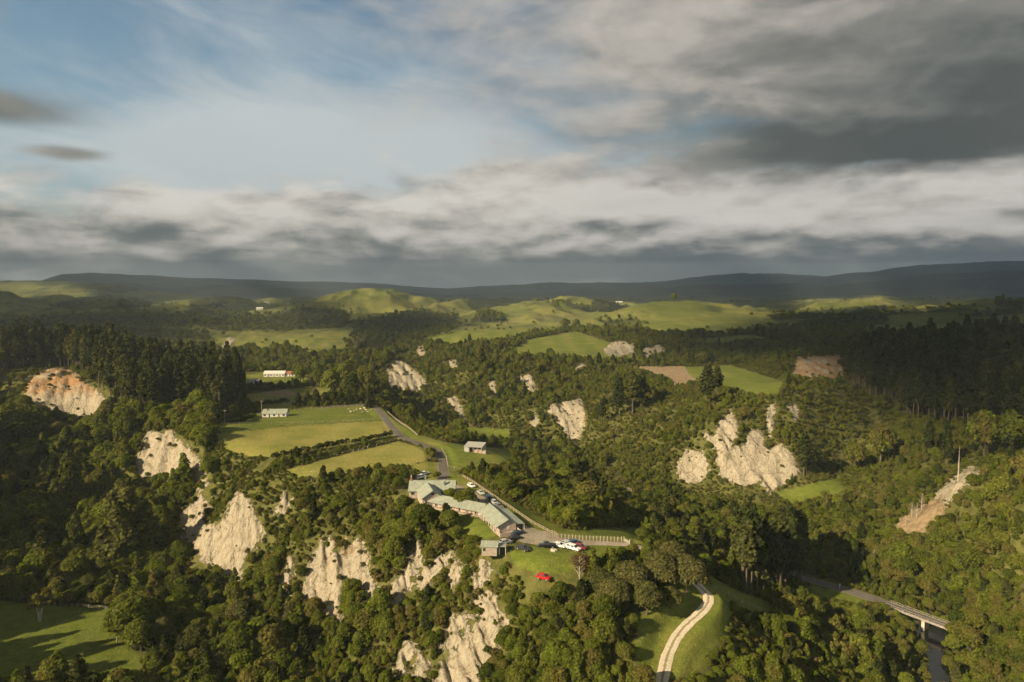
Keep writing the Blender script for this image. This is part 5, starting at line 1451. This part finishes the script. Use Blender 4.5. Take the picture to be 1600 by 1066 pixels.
# gate at the head of the track
gp = Vector(P(975, 846.5)); gq = Vector(P(984, 851.5))
ge = empty('farm_gate', (gp.x, gp.y, H(gp.x, gp.y)))
dq = gq - gp; dq.z = 0
for t in (0, 1): 
    q = link('gate_post', POSTB, ge); q.location = dq * t + Vector((0, 0, -0.3))
gm = MB()
for h in (0.35, 0.6, 0.85, 1.1): gm.beam(Vector((0, 0, h)), dq + Vector((0, 0, h)), 0.06)
gm.beam(Vector((0, 0, 0.35)), dq + Vector((0, 0, 1.1)), 0.06); gm.build('gate_rails', M_WHITE, ge)
tag(ge, 'pale farm gate where the track leaves the car park', 'gate')
def pole(px_, py_, z, h, label):
    x, y, _ = P(px_, py_, z)
    e = empty('power_pole', (x, y, H(x, y)))
    link('shaft', cylinder_mesh('shaft', 0.17, h + 0.5, 7, M_POST, 0.11), e).location = (0, 0, -0.5)
    MB().box((-1.1, -0.06, h - 0.6), (1.1, 0.06, h - 0.45)).build('cross_arm', M_POST, e)
    for k in (-0.9, 0.9): link('insulator', cylinder_mesh('insulator', 0.06, 0.18, 6, M_WHITE), e).location = (k, 0, h - 0.45)
    tag(e, label, 'power pole')
pole(352, 674, 0, 8.0, 'wooden power pole at the left edge of the upper paddock')
pole(409, 648, 0, 9.0, 'wooden power pole just left of the white cottage')
pole(421, 606, -1, 10.0, 'pale power pole below the long white house')
pole(183, 1005, -35, 11.5, 'tall lone power pole at the corner of the lower left paddock')
pole(488, 744, 0, 3.2, 'short post at the bottom corner of the lower hay paddock')
# sheep
bm = bmesh.new(); bmesh.ops.create_icosphere(bm, subdivisions=2, radius=1.0)
for v in bm.verts:
    v.co.x *= 0.55 * (1 + 0.05 * math.sin(v.co.y * 9)); v.co.y *= 0.27; v.co.z = v.co.z * 0.27 + 0.62
SB = bpy.data.meshes.new('sheep_body'); bm.to_mesh(SB); bm.free(); SB.materials.append(flat('wool', (0.62, 0.57, 0.46), 0.95, 0.1))
bm = bmesh.new(); bmesh.ops.create_icosphere(bm, subdivisions=2, radius=1.0)
for v in bm.verts:
    v.co = Vector((v.co.x * 0.19 + 0.66 + 0.05 * v.co.z, v.co.y * 0.10, v.co.z * 0.13 + 0.70 - 0.12 * v.co.x))
SH = bpy.data.meshes.new('sheep_head'); bm.to_mesh(SH); bm.free(); SH.materials.append(M_STONE)
SL = cylinder_mesh('sheep_leg', 0.045, 0.5, 5, M_STONE, 0.06)
for k, (a, b) in enumerate([(545, 641), (553, 643.5), (557, 641), (563, 640), (566, 644), (571, 640.5), (574, 643), (548, 645), (569, 638.5), (580, 642)]):
    x, y, _ = P(a, b); e = empty('sheep', (x, y, H(x, y)), random.uniform(0, 6.28), 1.25)
    link('body', SB, e); link('head', SH, e)
    for sx_ in (-0.3, 0.3):
        for sy_ in (-0.13, 0.13): link('leg', SL, e).location = (sx_, sy_, 0)
    tag(e, 'pale sheep grazing by the lane at the top of the upper paddock', 'sheep', 'sheep in the upper paddock')
# stump and boulder on the lawn
def rock(px_, py_, s, label, cat, mat, z=0):
    x, y, _ = P(px_, py_, z)
    bm = bmesh.new(); bmesh.ops.create_icosphere(bm, subdivisions=3, radius=1.0)
    for v in bm.verts:
        n = v.co.normalized(); k = 1 + 0.25 * math.sin(n.x * 5 + px_) * math.cos(n.y * 4) + 0.12 * math.sin(n.z * 11 + n.x * 7)
        v.co = Vector((n.x * s * k, n.y * s * 0.8 * k, max(-0.3 * s, n.z * s * 0.62 * k)))
    me = bpy.data.meshes.new('boulder'); bm.to_mesh(me); bm.free(); me.materials.append(mat)
    o = link('boulder', me); o.location = (x, y, H(x, y)); tag(o, label, cat)
rock(865, 866, 1.1, 'pale boulder on the lawn below the black pickup', 'boulder', M_STONE)
rock(978, 864, 0.9, 'white boulder at the right end of the car park lawn', 'boulder', M_WHITE)

# ------------------------------------------------------------------ bridge over the river
b0 = Vector(P(1388, 943.5, -40)); b1 = Vector(P(1484, 979, -40))
br = empty('road_bridge', b0, math.atan2(b1.y - b0.y, b1.x - b0.x))
BL = (b1 - b0).length
MB().box((-1, -1.9, -0.55), (BL, 1.9, 0.02)).build('deck', M_SEAL, br)
for s_ in (-1, 1):
    MB().box((-0.5, s_ * 1.96 - 0.15, -0.70), (BL, s_ * 1.96 + 0.15, 0.15)).build('kerb', M_CONC, br)
    MB().box((0, s_ * 1.96 - 0.04, 0.68), (BL, s_ * 1.96 + 0.04, 0.82)).build('guard_rail', M_CONC, br)
    n = int(BL / 2.0)
    for k in range(n + 1):
        MB().box((BL * k / n - 0.06, s_ * 1.96 - 0.06, 0.15), (BL * k / n + 0.06, s_ * 1.96 + 0.06, 0.68)).build('rail_post', M_CONC, br)
for t in (0.62,):
    MB().box((BL * t - 0.55, -1.7, -9), (BL * t + 0.55, 1.7, -0.55)).build('pier', M_STONE, br)
tag(br, 'narrow concrete bridge with pale rails over the dark river', 'bridge')
x, y, _ = P(1312, 921, -40)
e = empty('marker_post', (x, y, H(x, y))); link('post', cylinder_mesh('post', 0.1, 2.0, 6, M_WHITE), e); MB().box((-0.28, -0.05, 1.5), (0.28, 0.05, 2.3)).build('sign_plate', M_WHITE, e)
tag(e, 'small white sign on a post beside the valley road', 'sign')

# ------------------------------------------------------------------ single trees and hedges that stand out
def put_tree(name, proto, px_, py_, z, h, label, cat='tree', group=None, ph=None, wide=1.0):
    x, y, _ = P(px_, py_, z)
    zz_ = H(x, y)
    top = max(v.co.z for v in proto[0].vertices) if ph is None else ph
    s_ = h / top
    return tree(name, proto, (x, y, zz_), random.uniform(0, 6.28), (s_ * wide, s_ * wide, s_), label, cat, group)
put_tree('poplar_tree', TALL[0], 196, 868, -33, 37, 'largest broad green tree rising from the shaded left valley', wide=1.15)
put_tree('poplar_tree', TALL[1], 232, 862, -33, 28, 'tall green tree at the right shoulder of the largest left tree')
put_tree('poplar_tree', TALL[0], 112, 800, -31, 30, 'tall ragged tree left of the largest tree in the shaded valley')
put_tree('poplar_tree', TALL[2], 88, 812, -31, 20, 'smaller pale tree at the left foot of the ragged tree')
put_tree('poplar_tree', TALL[1], 18, 822, -31, 16, 'slim tree at the left edge in the shaded valley', wide=1.2)
put_tree('birch_tree', TALL[2], 120, 872, -34, 20, 'slim pale-trunked tree in front of the shaded clearing', wide=0.9)
put_tree('poplar_tree', TALL[2], 165, 880, -34, 18, 'low leafy tree at the left foot of the largest tree', wide=1.3)
put_tree('bush_tree', BUSH[4], 30, 690, -12, 26, 'big dark round tree at the left edge below the orange cliff', wide=1.1)
put_tree('bush_tree', BUSH[2], 235, 664, 1, 10, 'round olive tree directly above the second pale cliff', wide=1.0)
put_tree('bush_tree', BUSH[0], 290, 690, -1, 7, 'round tree at the right end of the second pale cliff')
put_tree('bush_tree', BUSH[1], 318, 700, -1, 7, 'round tree at the left corner of the hay paddock')
for k, (a, b, h) in enumerate([(518, 622, 21), (548, 624, 19), (498, 606, 17), (470, 600, 16), (540, 604, 22), (572, 612, 20)]):
    put_tree('park_tree', BUSH[[0, 4, 2, 1, 0, 4][k]], a, b, -1, h, ['rounded leafy tree standing alone in the far small paddock', 'broad rounded tree behind the conifer row', 'rounded tree left of the lone paddock tree', 'rounded tree nearest the long white house', 'tall dark tree behind the broad rounded tree', 'dark tree at the right end of the conifer row'][k], wide=0.8)
for k, (a, b) in enumerate([(466, 634), (481, 634), (494, 633.5), (508, 633), (521, 632.5), (533, 632), (545, 631.5), (556, 631)]):
    put_tree('conifer_tree', CONE[k % 2], a, b, 0, 9.5 + (k % 3), 'dense dark conifer in the clipped row above the upper paddock', 'conifer', 'conifers in the row above the upper paddock', wide=1.1)
put_tree('conifer_tree', CONE[0], 577, 637, 0, 16, 'bright green pointed conifer at the bend of the lane', 'conifer', wide=0.75)
for k, (a, b, z, h) in enumerate([(938, 925, -4, 8.5), (985, 928, -5, 10), (1030, 918, -5, 10.5), (1072, 928, -7, 11), (1010, 958, -7.5, 9), (1048, 958, -9.5, 6.5), (960, 955, -7, 9.5), (1052, 893, -5, 8.5)]):
    put_tree('pale_leaf_tree', PALE[k % 2], a, b, z, h, ['leftmost pale-leaved tree beside the car park lawn', 'large pale-leaved tree below the gate', 'largest pale-leaved tree in the clump by the track', 'pale-leaved tree nearest the track bend', 'lower pale-leaved tree in front of the clump', 'darker pale-leaved tree beside the inside of the track bend', 'pale-leaved tree low on the slope left of the clump', 'pale-leaved tree at the back of the clump by the gate'][k], wide=0.95)
for k, (a, b, z, h) in enumerate([(1490, 1004, -42, 6.5), (1500, 988, -40, 8), (1518, 1005, -41, 9), (1500, 975, -41, 8), (1418, 985, -43, 5)]):
    put_tree('bush_tree', BUSH[k], a, b, z, h, 'leafy tree pressed against the right end of the bridge' if k < 4 else 'round shrub below the near rail of the bridge', 'tree', 'trees at the bridge end' if k < 4 else None)
put_tree('garden_tree', BUSH[4], 727, 792, 0, 7, 'round olive garden tree between the lodge roof and the drive', wide=1.2)
put_tree('garden_tree', BUSH[1], 704, 783, 0, 5, 'small green garden tree against the main lodge block')
put_tree('garden_tree', BUSH[3], 683, 749, 0, 3.5, 'low dark shrub beside the lane behind the lodge')
for k, (a, b, z, h) in enumerate([(622, 766, 0, 5.5), (630, 785, -1, 5), (608, 768, -1, 6), (590, 760, -1, 6.5), (645, 803, -1, 3.5), (625, 800, -3, 5), (560, 755, -1, 6), (530, 752, -1, 5.5), (505, 755, -1, 5), (575, 748, 0, 5.5), (630, 754, 0, 5), (612, 752, 0, 5.5)]):
    put_tree('bush_tree', BUSH[k % 5], a, b, z, h, 'bushy dark tree in the belt between the hay paddock and the lodge', 'tree', 'trees between the hay paddock and the lodge', wide=1.0)
for k, (a, b, z, h, w_) in enumerate([(1104, 640, 1, 29, 1.3), (1120, 632, 2, 22, 1.4), (968, 655, -12, 28, 1.2), (988, 660, -13, 31, 1.3), (1002, 632, -2, 25, 1.3), (940, 660, -14, 19, 1.2), (1256, 740, -24, 26, 1.2), (1376, 702, -15, 24, 1.2), (1450, 712, -16, 24, 1.0), (1335, 712, -18, 16, 1.2), (1540, 700, -6, 26, 1.2), (1580, 700, -4, 24, 1.2), (1480, 715, -12, 22, 1.1), (1040, 830, -28, 18, 1.0), (820, 660, -28, 14, 1.0)]):
    pr = PINE[k % 4] if k not in (7, 9, 10, 11) else (BUSH[k % 5])
    if k in (7, 9, 10, 11):
        put_tree('dark_tree', pr, a, b, z, h, ['', '', '', '', '', '', '', 'big dark dome-shaped tree in front of the right plantation', '', 'dark dome-shaped tree left of the big one', 'big dark tree behind the bare slip at right', 'dark tree at the right edge above the slip'][k], wide=0.75)
    else:
        put_tree('pine_tree', pr, a, b, z, h, {0: 'tall dark pine beside the ploughed strip and green field', 1: 'shorter dark pine right of the one by the green field', 2: 'left pine of the dark trio on the middle slope', 3: 'tallest pine of the dark trio on the middle slope', 4: 'upper right pine of the dark trio on the middle slope', 5: 'short dark pine left of the trio', 6: 'narrow dark pine right of the big bare face', 8: 'dark pine left of the bare dead trunk', 12: 'dark pine right behind the bare dead trunk', 13: 'small conifer in the gorge behind the car park fence', 14: 'small dark conifer on the gorge floor'}[k], 'pine', wide=w_)
# far macrocarpa clump
for k, (X_, d, h) in enumerate([(-62, 1330, 30), (-50, 1335, 34), (-38, 1330, 20), (-78, 1330, 17), (-24, 1328, 16), (-90, 1335, 12)]):
    zz_ = H(X_, d); s_ = h / 6.2
    tree('macrocarpa_tree', BUSH[k % 5], (X_, d, zz_), k, (s_ * 0.62, s_ * 0.62, s_), 'dark dense tree in the clump crowning the far green field', 'tree', 'dark clump on the far field')
for k, (px_, py_, d, h) in enumerate([(975, 492, 1500, 22), (1076, 496, 1650, 24), (1052, 505, 1300, 14), (838, 500, 1500, 14), (868, 503, 1400, 16), (900, 512, 1150, 16), (883, 518, 1080, 18)]):
    X_ = (px_ - 800) / FPX * d; s_ = h / 6.2
    tree('paddock_tree', BUSH[k % 5], (X_, d, H(X_, d)), k, s_, ['lone dark tree on the far centre hills', 'lone square dark tree on the bright far hill at right', 'small lone tree on the shaded far slope', 'small tree right of the dark clump on the far field', 'second small tree right of the dark clump', 'dark tree at the left end of the far tree row', 'dark tree at the corner of the far green field'][k])
# dead and bare trees
def bare(px_, py_, z, me, sc, label, name='dead_tree'):
    x, y, _ = P(px_, py_, z)
    e = empty(name, (x, y, H(x, y)), random.uniform(0, 6), sc)
    link('trunk', me, e); return tag(e, label, 'dead tree')
DEAD1 = dead_proto(71, 19, 2.2, 'dead_pole', 0.0, 16, 0.45); DEAD2 = dead_proto(72, 9, 4.5, 'dead_bush', 0.8, 22, 0.1); DEAD3 = dead_proto(73, 24, 3.5, 'dead_spar', 0.1, 30, 0.2)
bare(1497, 745, -10, DEAD1, 1.0, 'tall bare dead trunk standing above the slip at right')
bare(1160, 905, -36, DEAD3, 0.95, 'bleached dead trunk on the left side of the pine clump')
bare(1212, 915, -38, DEAD3, 0.8, 'bleached dead trunk in the middle of the pine clump')
bare(343, 655, 0, DEAD3, 0.8, 'bare grey tree at the right end of the left pine stand')
bare(905, 912, -4, DEAD2, 0.8, 'bare branching brown tree at the edge of the car park lawn', 'bare_tree')
bare(756, 905, -8, DEAD2, 0.5, 'small bleached dead shrub on the slope below the hut', 'bare_tree')
for k, (a, b, z, s_) in enumerate([(1425, 800, -26, 0.8), (1440, 790, -24, 0.9), (1432, 815, -29, 0.8), (1415, 812, -28, 0.6), (1365, 872, -37, 0.7)]):
    bare(a, b, z, DEAD2, s_, 'tangle of bare brown branches below the slip at right', 'fallen_tree')['group'] = 'bare branches below the slip'
x, y, _ = P(905, 910, -4)
brown = bush_proto(81, 6.0, 6.4, L_BROWN, 0.42, 30, 14, 'brown')
tree('brown_tree', brown, (x + 1, y + 1.5, H(x, y)), 0.4, 1.05, 'thin brownish tree at the edge of the lawn below the white wagon')
for k, (a, b, h) in enumerate([(420, 1030, 9), (372, 968, 8.5), (305, 1015, 9.5), (455, 985, 8), (255, 1000, 8), (350, 1055, 8), (98, 925, 8.5), (52, 915, 7.5), (140, 928, 8), (12, 915, 8)]):
    put_tree('pale_leaf_tree', PALE[k % 2], a, b, -35, h, ['pale bushy tree at the bottom edge below the middle cliff', 'pale rounded tree under the tall left cliff', 'pale bushy tree right of the paddock corner', 'pale bushy tree where the shade meets the front slope', 'pale bushy tree just right of the lone power pole', 'pale bushy tree at the bottom edge right of the paddock', 'right-hand pale tree of the row behind the lower left paddock', 'pale tree behind the tufted tree in the paddock', 'pale tree at the right end of the paddock fence', 'pale tree at the left edge behind the paddock'][k], wide=0.85)
# cabbage tree on the lower left paddock
x, y, _ = P(62, 972, -35)
ct = empty('cabbage_tree', (x, y, H(x, y)))
lm = [tube([(0, 0, -0.5), (-0.3, 0, 2.5), (-1.2, 0.2, 5.0)], [0.5, 0.35, 0.2], 7), tube([(0.1, 0, -0.5), (0.7, 0.1, 2.5), (1.1, 0.3, 5.2)], [0.45, 0.32, 0.18], 7), tube([(0, 0, 1.5), (0.1, 0.5, 4), (-0.1, 0.3, 6.5)], [0.3, 0.22, 0.14], 6)]
link('trunk', lmesh('trunk', lm, M_PALEBARK, True), ct)
gc = np.random.default_rng(9)
lob = [((gc.normal() * 1.5, gc.normal() * 1.2, 5.2 + gc.random() * 4.2), (0.9, 0.9, 0.9)) for _ in range(22)]
link('crown', lmesh('crown', [lobes_cards(lob, 40, 0.55, gc, 0.3, 0.9)], L_BUSH), ct)
tag(ct, 'lone tufted tree with pale forked trunk in the lower left paddock', 'tree')
# hedges
def hedge(px_line, h, w, label, mat=L_HEDGE):
    ps = [Vector(P(*p)) for p in px_line]
    g = np.random.default_rng(int(px_line[0][0]))
    lob = []; stems = []
    o0 = ps[0]
    for a, b in zip(ps[:-1], ps[1:]):
        n = int((b - a).length / 1.25)
        for k in range(n):
            c = a.lerp(b, (k + g.random() * 0.6) / n) - o0
            hh = h * (0.75 + 0.4 * g.random())
            lob.append(((c.x + g.normal() * 0.3, c.y + g.normal() * 0.3, hh * 0.58), (w * 0.5 * (0.8 + 0.4 * g.random()), w * 0.5, hh * 0.46)))
            if k % 2 == 0: stems.append(tube([(c.x, c.y, -0.5), (c.x + 0.1, c.y, hh * 0.6)], [0.09, 0.05], 4))
    e = empty('hedge', (o0.x, o0.y, H(o0.x, o0.y)))
    link('foliage', lmesh('foliage', [lobes_cards(lob, 62, 0.42, g)], mat), e); link('stems', lmesh('stems', stems, M_BARK), e)
    return tag(e, label, 'hedge')
hedge([(428, 722), (480, 710), (540, 698), (546, 697)], 3.4, 2.6, 'left and longer part of the hedge between the hay paddocks')
hedge([(551, 696), (590, 688), (612, 683)], 3.2, 2.5, 'right part of the hedge ending at the lane')
hedge([(385, 641), (415, 636), (452, 632)], 4.5, 3.0, 'dark hedge with bare stems behind the white cottage')
hedge([(395, 655), (375, 664), (352, 668)], 3.6, 3.5, 'shrubbery left of the white cottage', L_BUSH)

# ------------------------------------------------------------------ cloud shade: a broken layer of cloud high to the left, out of the picture
SHADE = [[(1225, 592), (1320, 588), (1345, 612), (1400, 650), (1440, 690), (1540, 705), (1750, 720), (1750, 495), (1230, 500), (1180, 518), (1040, 532), (1035, 562), (1120, 566), (1230, 560)],
         [(-200, 545), (60, 545), (330, 520), (340, 505), (280, 500), (-200, 505)], [(520, 548), (560, 500), (650, 484), (715, 494), (720, 510), (690, 528), (640, 545)]]
SUNNY = [[(480, 460), (640, 464), (660, 476), (740, 478), (1000, 474), (1130, 486), (1250, 500), (1180, 512), (1040, 520), (1000, 560), (700, 560), (560, 515), (560, 490)], [(300, 468), (430, 463), (480, 500), (520, 530), (300, 532), (320, 500)], [(-50, 460), (60, 456), (110, 463), (-50, 469)], [(150, 482), (300, 478), (310, 490), (200, 496)], [(1245, 470), (1375, 463), (1400, 482), (1270, 488)], [(1400, 490), (1600, 478), (1600, 498), (1440, 508)], [(130, 462), (180, 460), (180, 468), (140, 468)], [(1030, 485), (1190, 488), (1200, 500), (1040, 498)]]
CZ = 4000.0
cs = 55.0
gx = np.arange(-7000, 8000, cs); gy = np.arange(350, 11500, cs)
GX, GY = np.meshgrid(gx, gy)
qx = (GX + fbm(GX / 420, GY / 420, 201, 4) * 150 * np.clip(GY / 2500, 0.15, 2)).ravel(); qy = (GY + fbm(GX / 420, GY / 420, 211, 4) * 150 * np.clip(GY / 2500, 0.15, 2)).ravel()
rr = np.hypot(qx, qy)
ppx, ppy = project(qx, qy, np.interp(rr, [300, 800, 1500, 3000, 5000, 11000], [0, 10, 28, 42, 60, 200]))
dk = (rr > 1150) & (rr < 4800) & (polys_sd(ppx, ppy, SUNNY) < 0)
dk |= (rr >= 4800)
dk |= (polys_sd(ppx, ppy, SHADE) > 0) & (rr > 380)
dk &= (fbm(qx / 700, qy / 700, 221, 4) < 0.40) | (rr > 4500) | (rr < 1000)
dk |= (rr > 1500) & (fbm(qx / 380, qy / 380, 251, 4) > 0.27)
dk = dk.reshape(GX.shape)
ny, nx = dk.shape
vid = -np.ones((ny + 1, nx + 1), int); cv = []; cf = []
offs = Vector(SUN) * (CZ / SUN.z)
for j, i in zip(*np.nonzero(dk)):
    q = []
    for (jj, ii) in ((j, i), (j, i + 1), (j + 1, i + 1), (j + 1, i)):
        if vid[jj, ii] < 0:
            vid[jj, ii] = len(cv)
            cv.append((gx[0] + ii * cs + offs.x, gy[0] + jj * cs + offs.y, CZ))
        q.append(vid[jj, ii])
    cf.append(q)
cv = np.array(cv); cf = np.array(cf)
lift_ = np.array(SUN)[None, :] / SUN.z                     # the layer leans along the light, so thick cloud keeps its outline in shade
low_ = cv + lift_ * (fbm(cv[:, 0] / 600, cv[:, 1] / 600, 231, 4) * 110)[:, None]
top_ = low_ + lift_ * (230 + fbm(cv[:, 0] / 500, cv[:, 1] / 500, 241, 4) * 120)[:, None]
ed = np.concatenate([cf[:, [k, (k + 1) % 4]] for k in range(4)])
key = np.sort(ed, 1); key = key[:, 0] * len(cv) + key[:, 1]
uq, first, cnt = np.unique(key, return_index=True, return_counts=True)
be = ed[first[cnt == 1]]
nv_ = len(cv)
side = np.stack([be[:, 0], be[:, 1], be[:, 1] + nv_, be[:, 0] + nv_], 1)
cl = link('cloud_layer', np_mesh('cloud_layer', np.concatenate([low_, top_]), np.concatenate([cf[:, ::-1], cf + nv_, side])))
cm_ = bpy.data.materials.new('cloud'); cm_.use_nodes = True
cn = NT(cm_.node_tree); cm_.node_tree.nodes.clear()
cd_ = cn.node('ShaderNodeBsdfDiffuse'); cd_.inputs[0].default_value = (0.8, 0.8, 0.8, 1)
ctl = cn.node('ShaderNodeBsdfTranslucent'); ctl.inputs[0].default_value = (0.55, 0.55, 0.55, 1)
cmx = cn.node('ShaderNodeMixShader'); cmx.inputs[0].default_value = 0.5
cn.l.new(cd_.outputs[0], cmx.inputs[1]); cn.l.new(ctl.outputs[0], cmx.inputs[2])
cno = cn.node('ShaderNodeOutputMaterial'); cn.l.new(cmx.outputs[0], cno.inputs[0])
cl.data.materials.append(cm_)
tag(cl, 'broken cloud layer shading the far country', kind='structure')

# ------------------------------------------------------------------ haze
hz = MB().box((-12500, -12500, -420), (12500, 12500, 560)).build('haze', None)
hm = bpy.data.materials.new('haze_air'); hm.use_nodes = True
hn = NT(hm.node_tree); hm.node_tree.nodes.clear()
pv = hn.node('ShaderNodeVolumePrincipled')
pv.inputs['Color'].default_value = (0.72, 0.87, 1.0, 1)
pv.inputs['Density'].default_value = 0.000068
pv.inputs['Anisotropy'].default_value = 0.0
ho = hn.node('ShaderNodeOutputMaterial'); hn.l.new(pv.outputs[0], ho.inputs['Volume'])
hz.data.materials.append(hm)
tag(hz, 'thin bluish haze over the valley', kind='stuff')
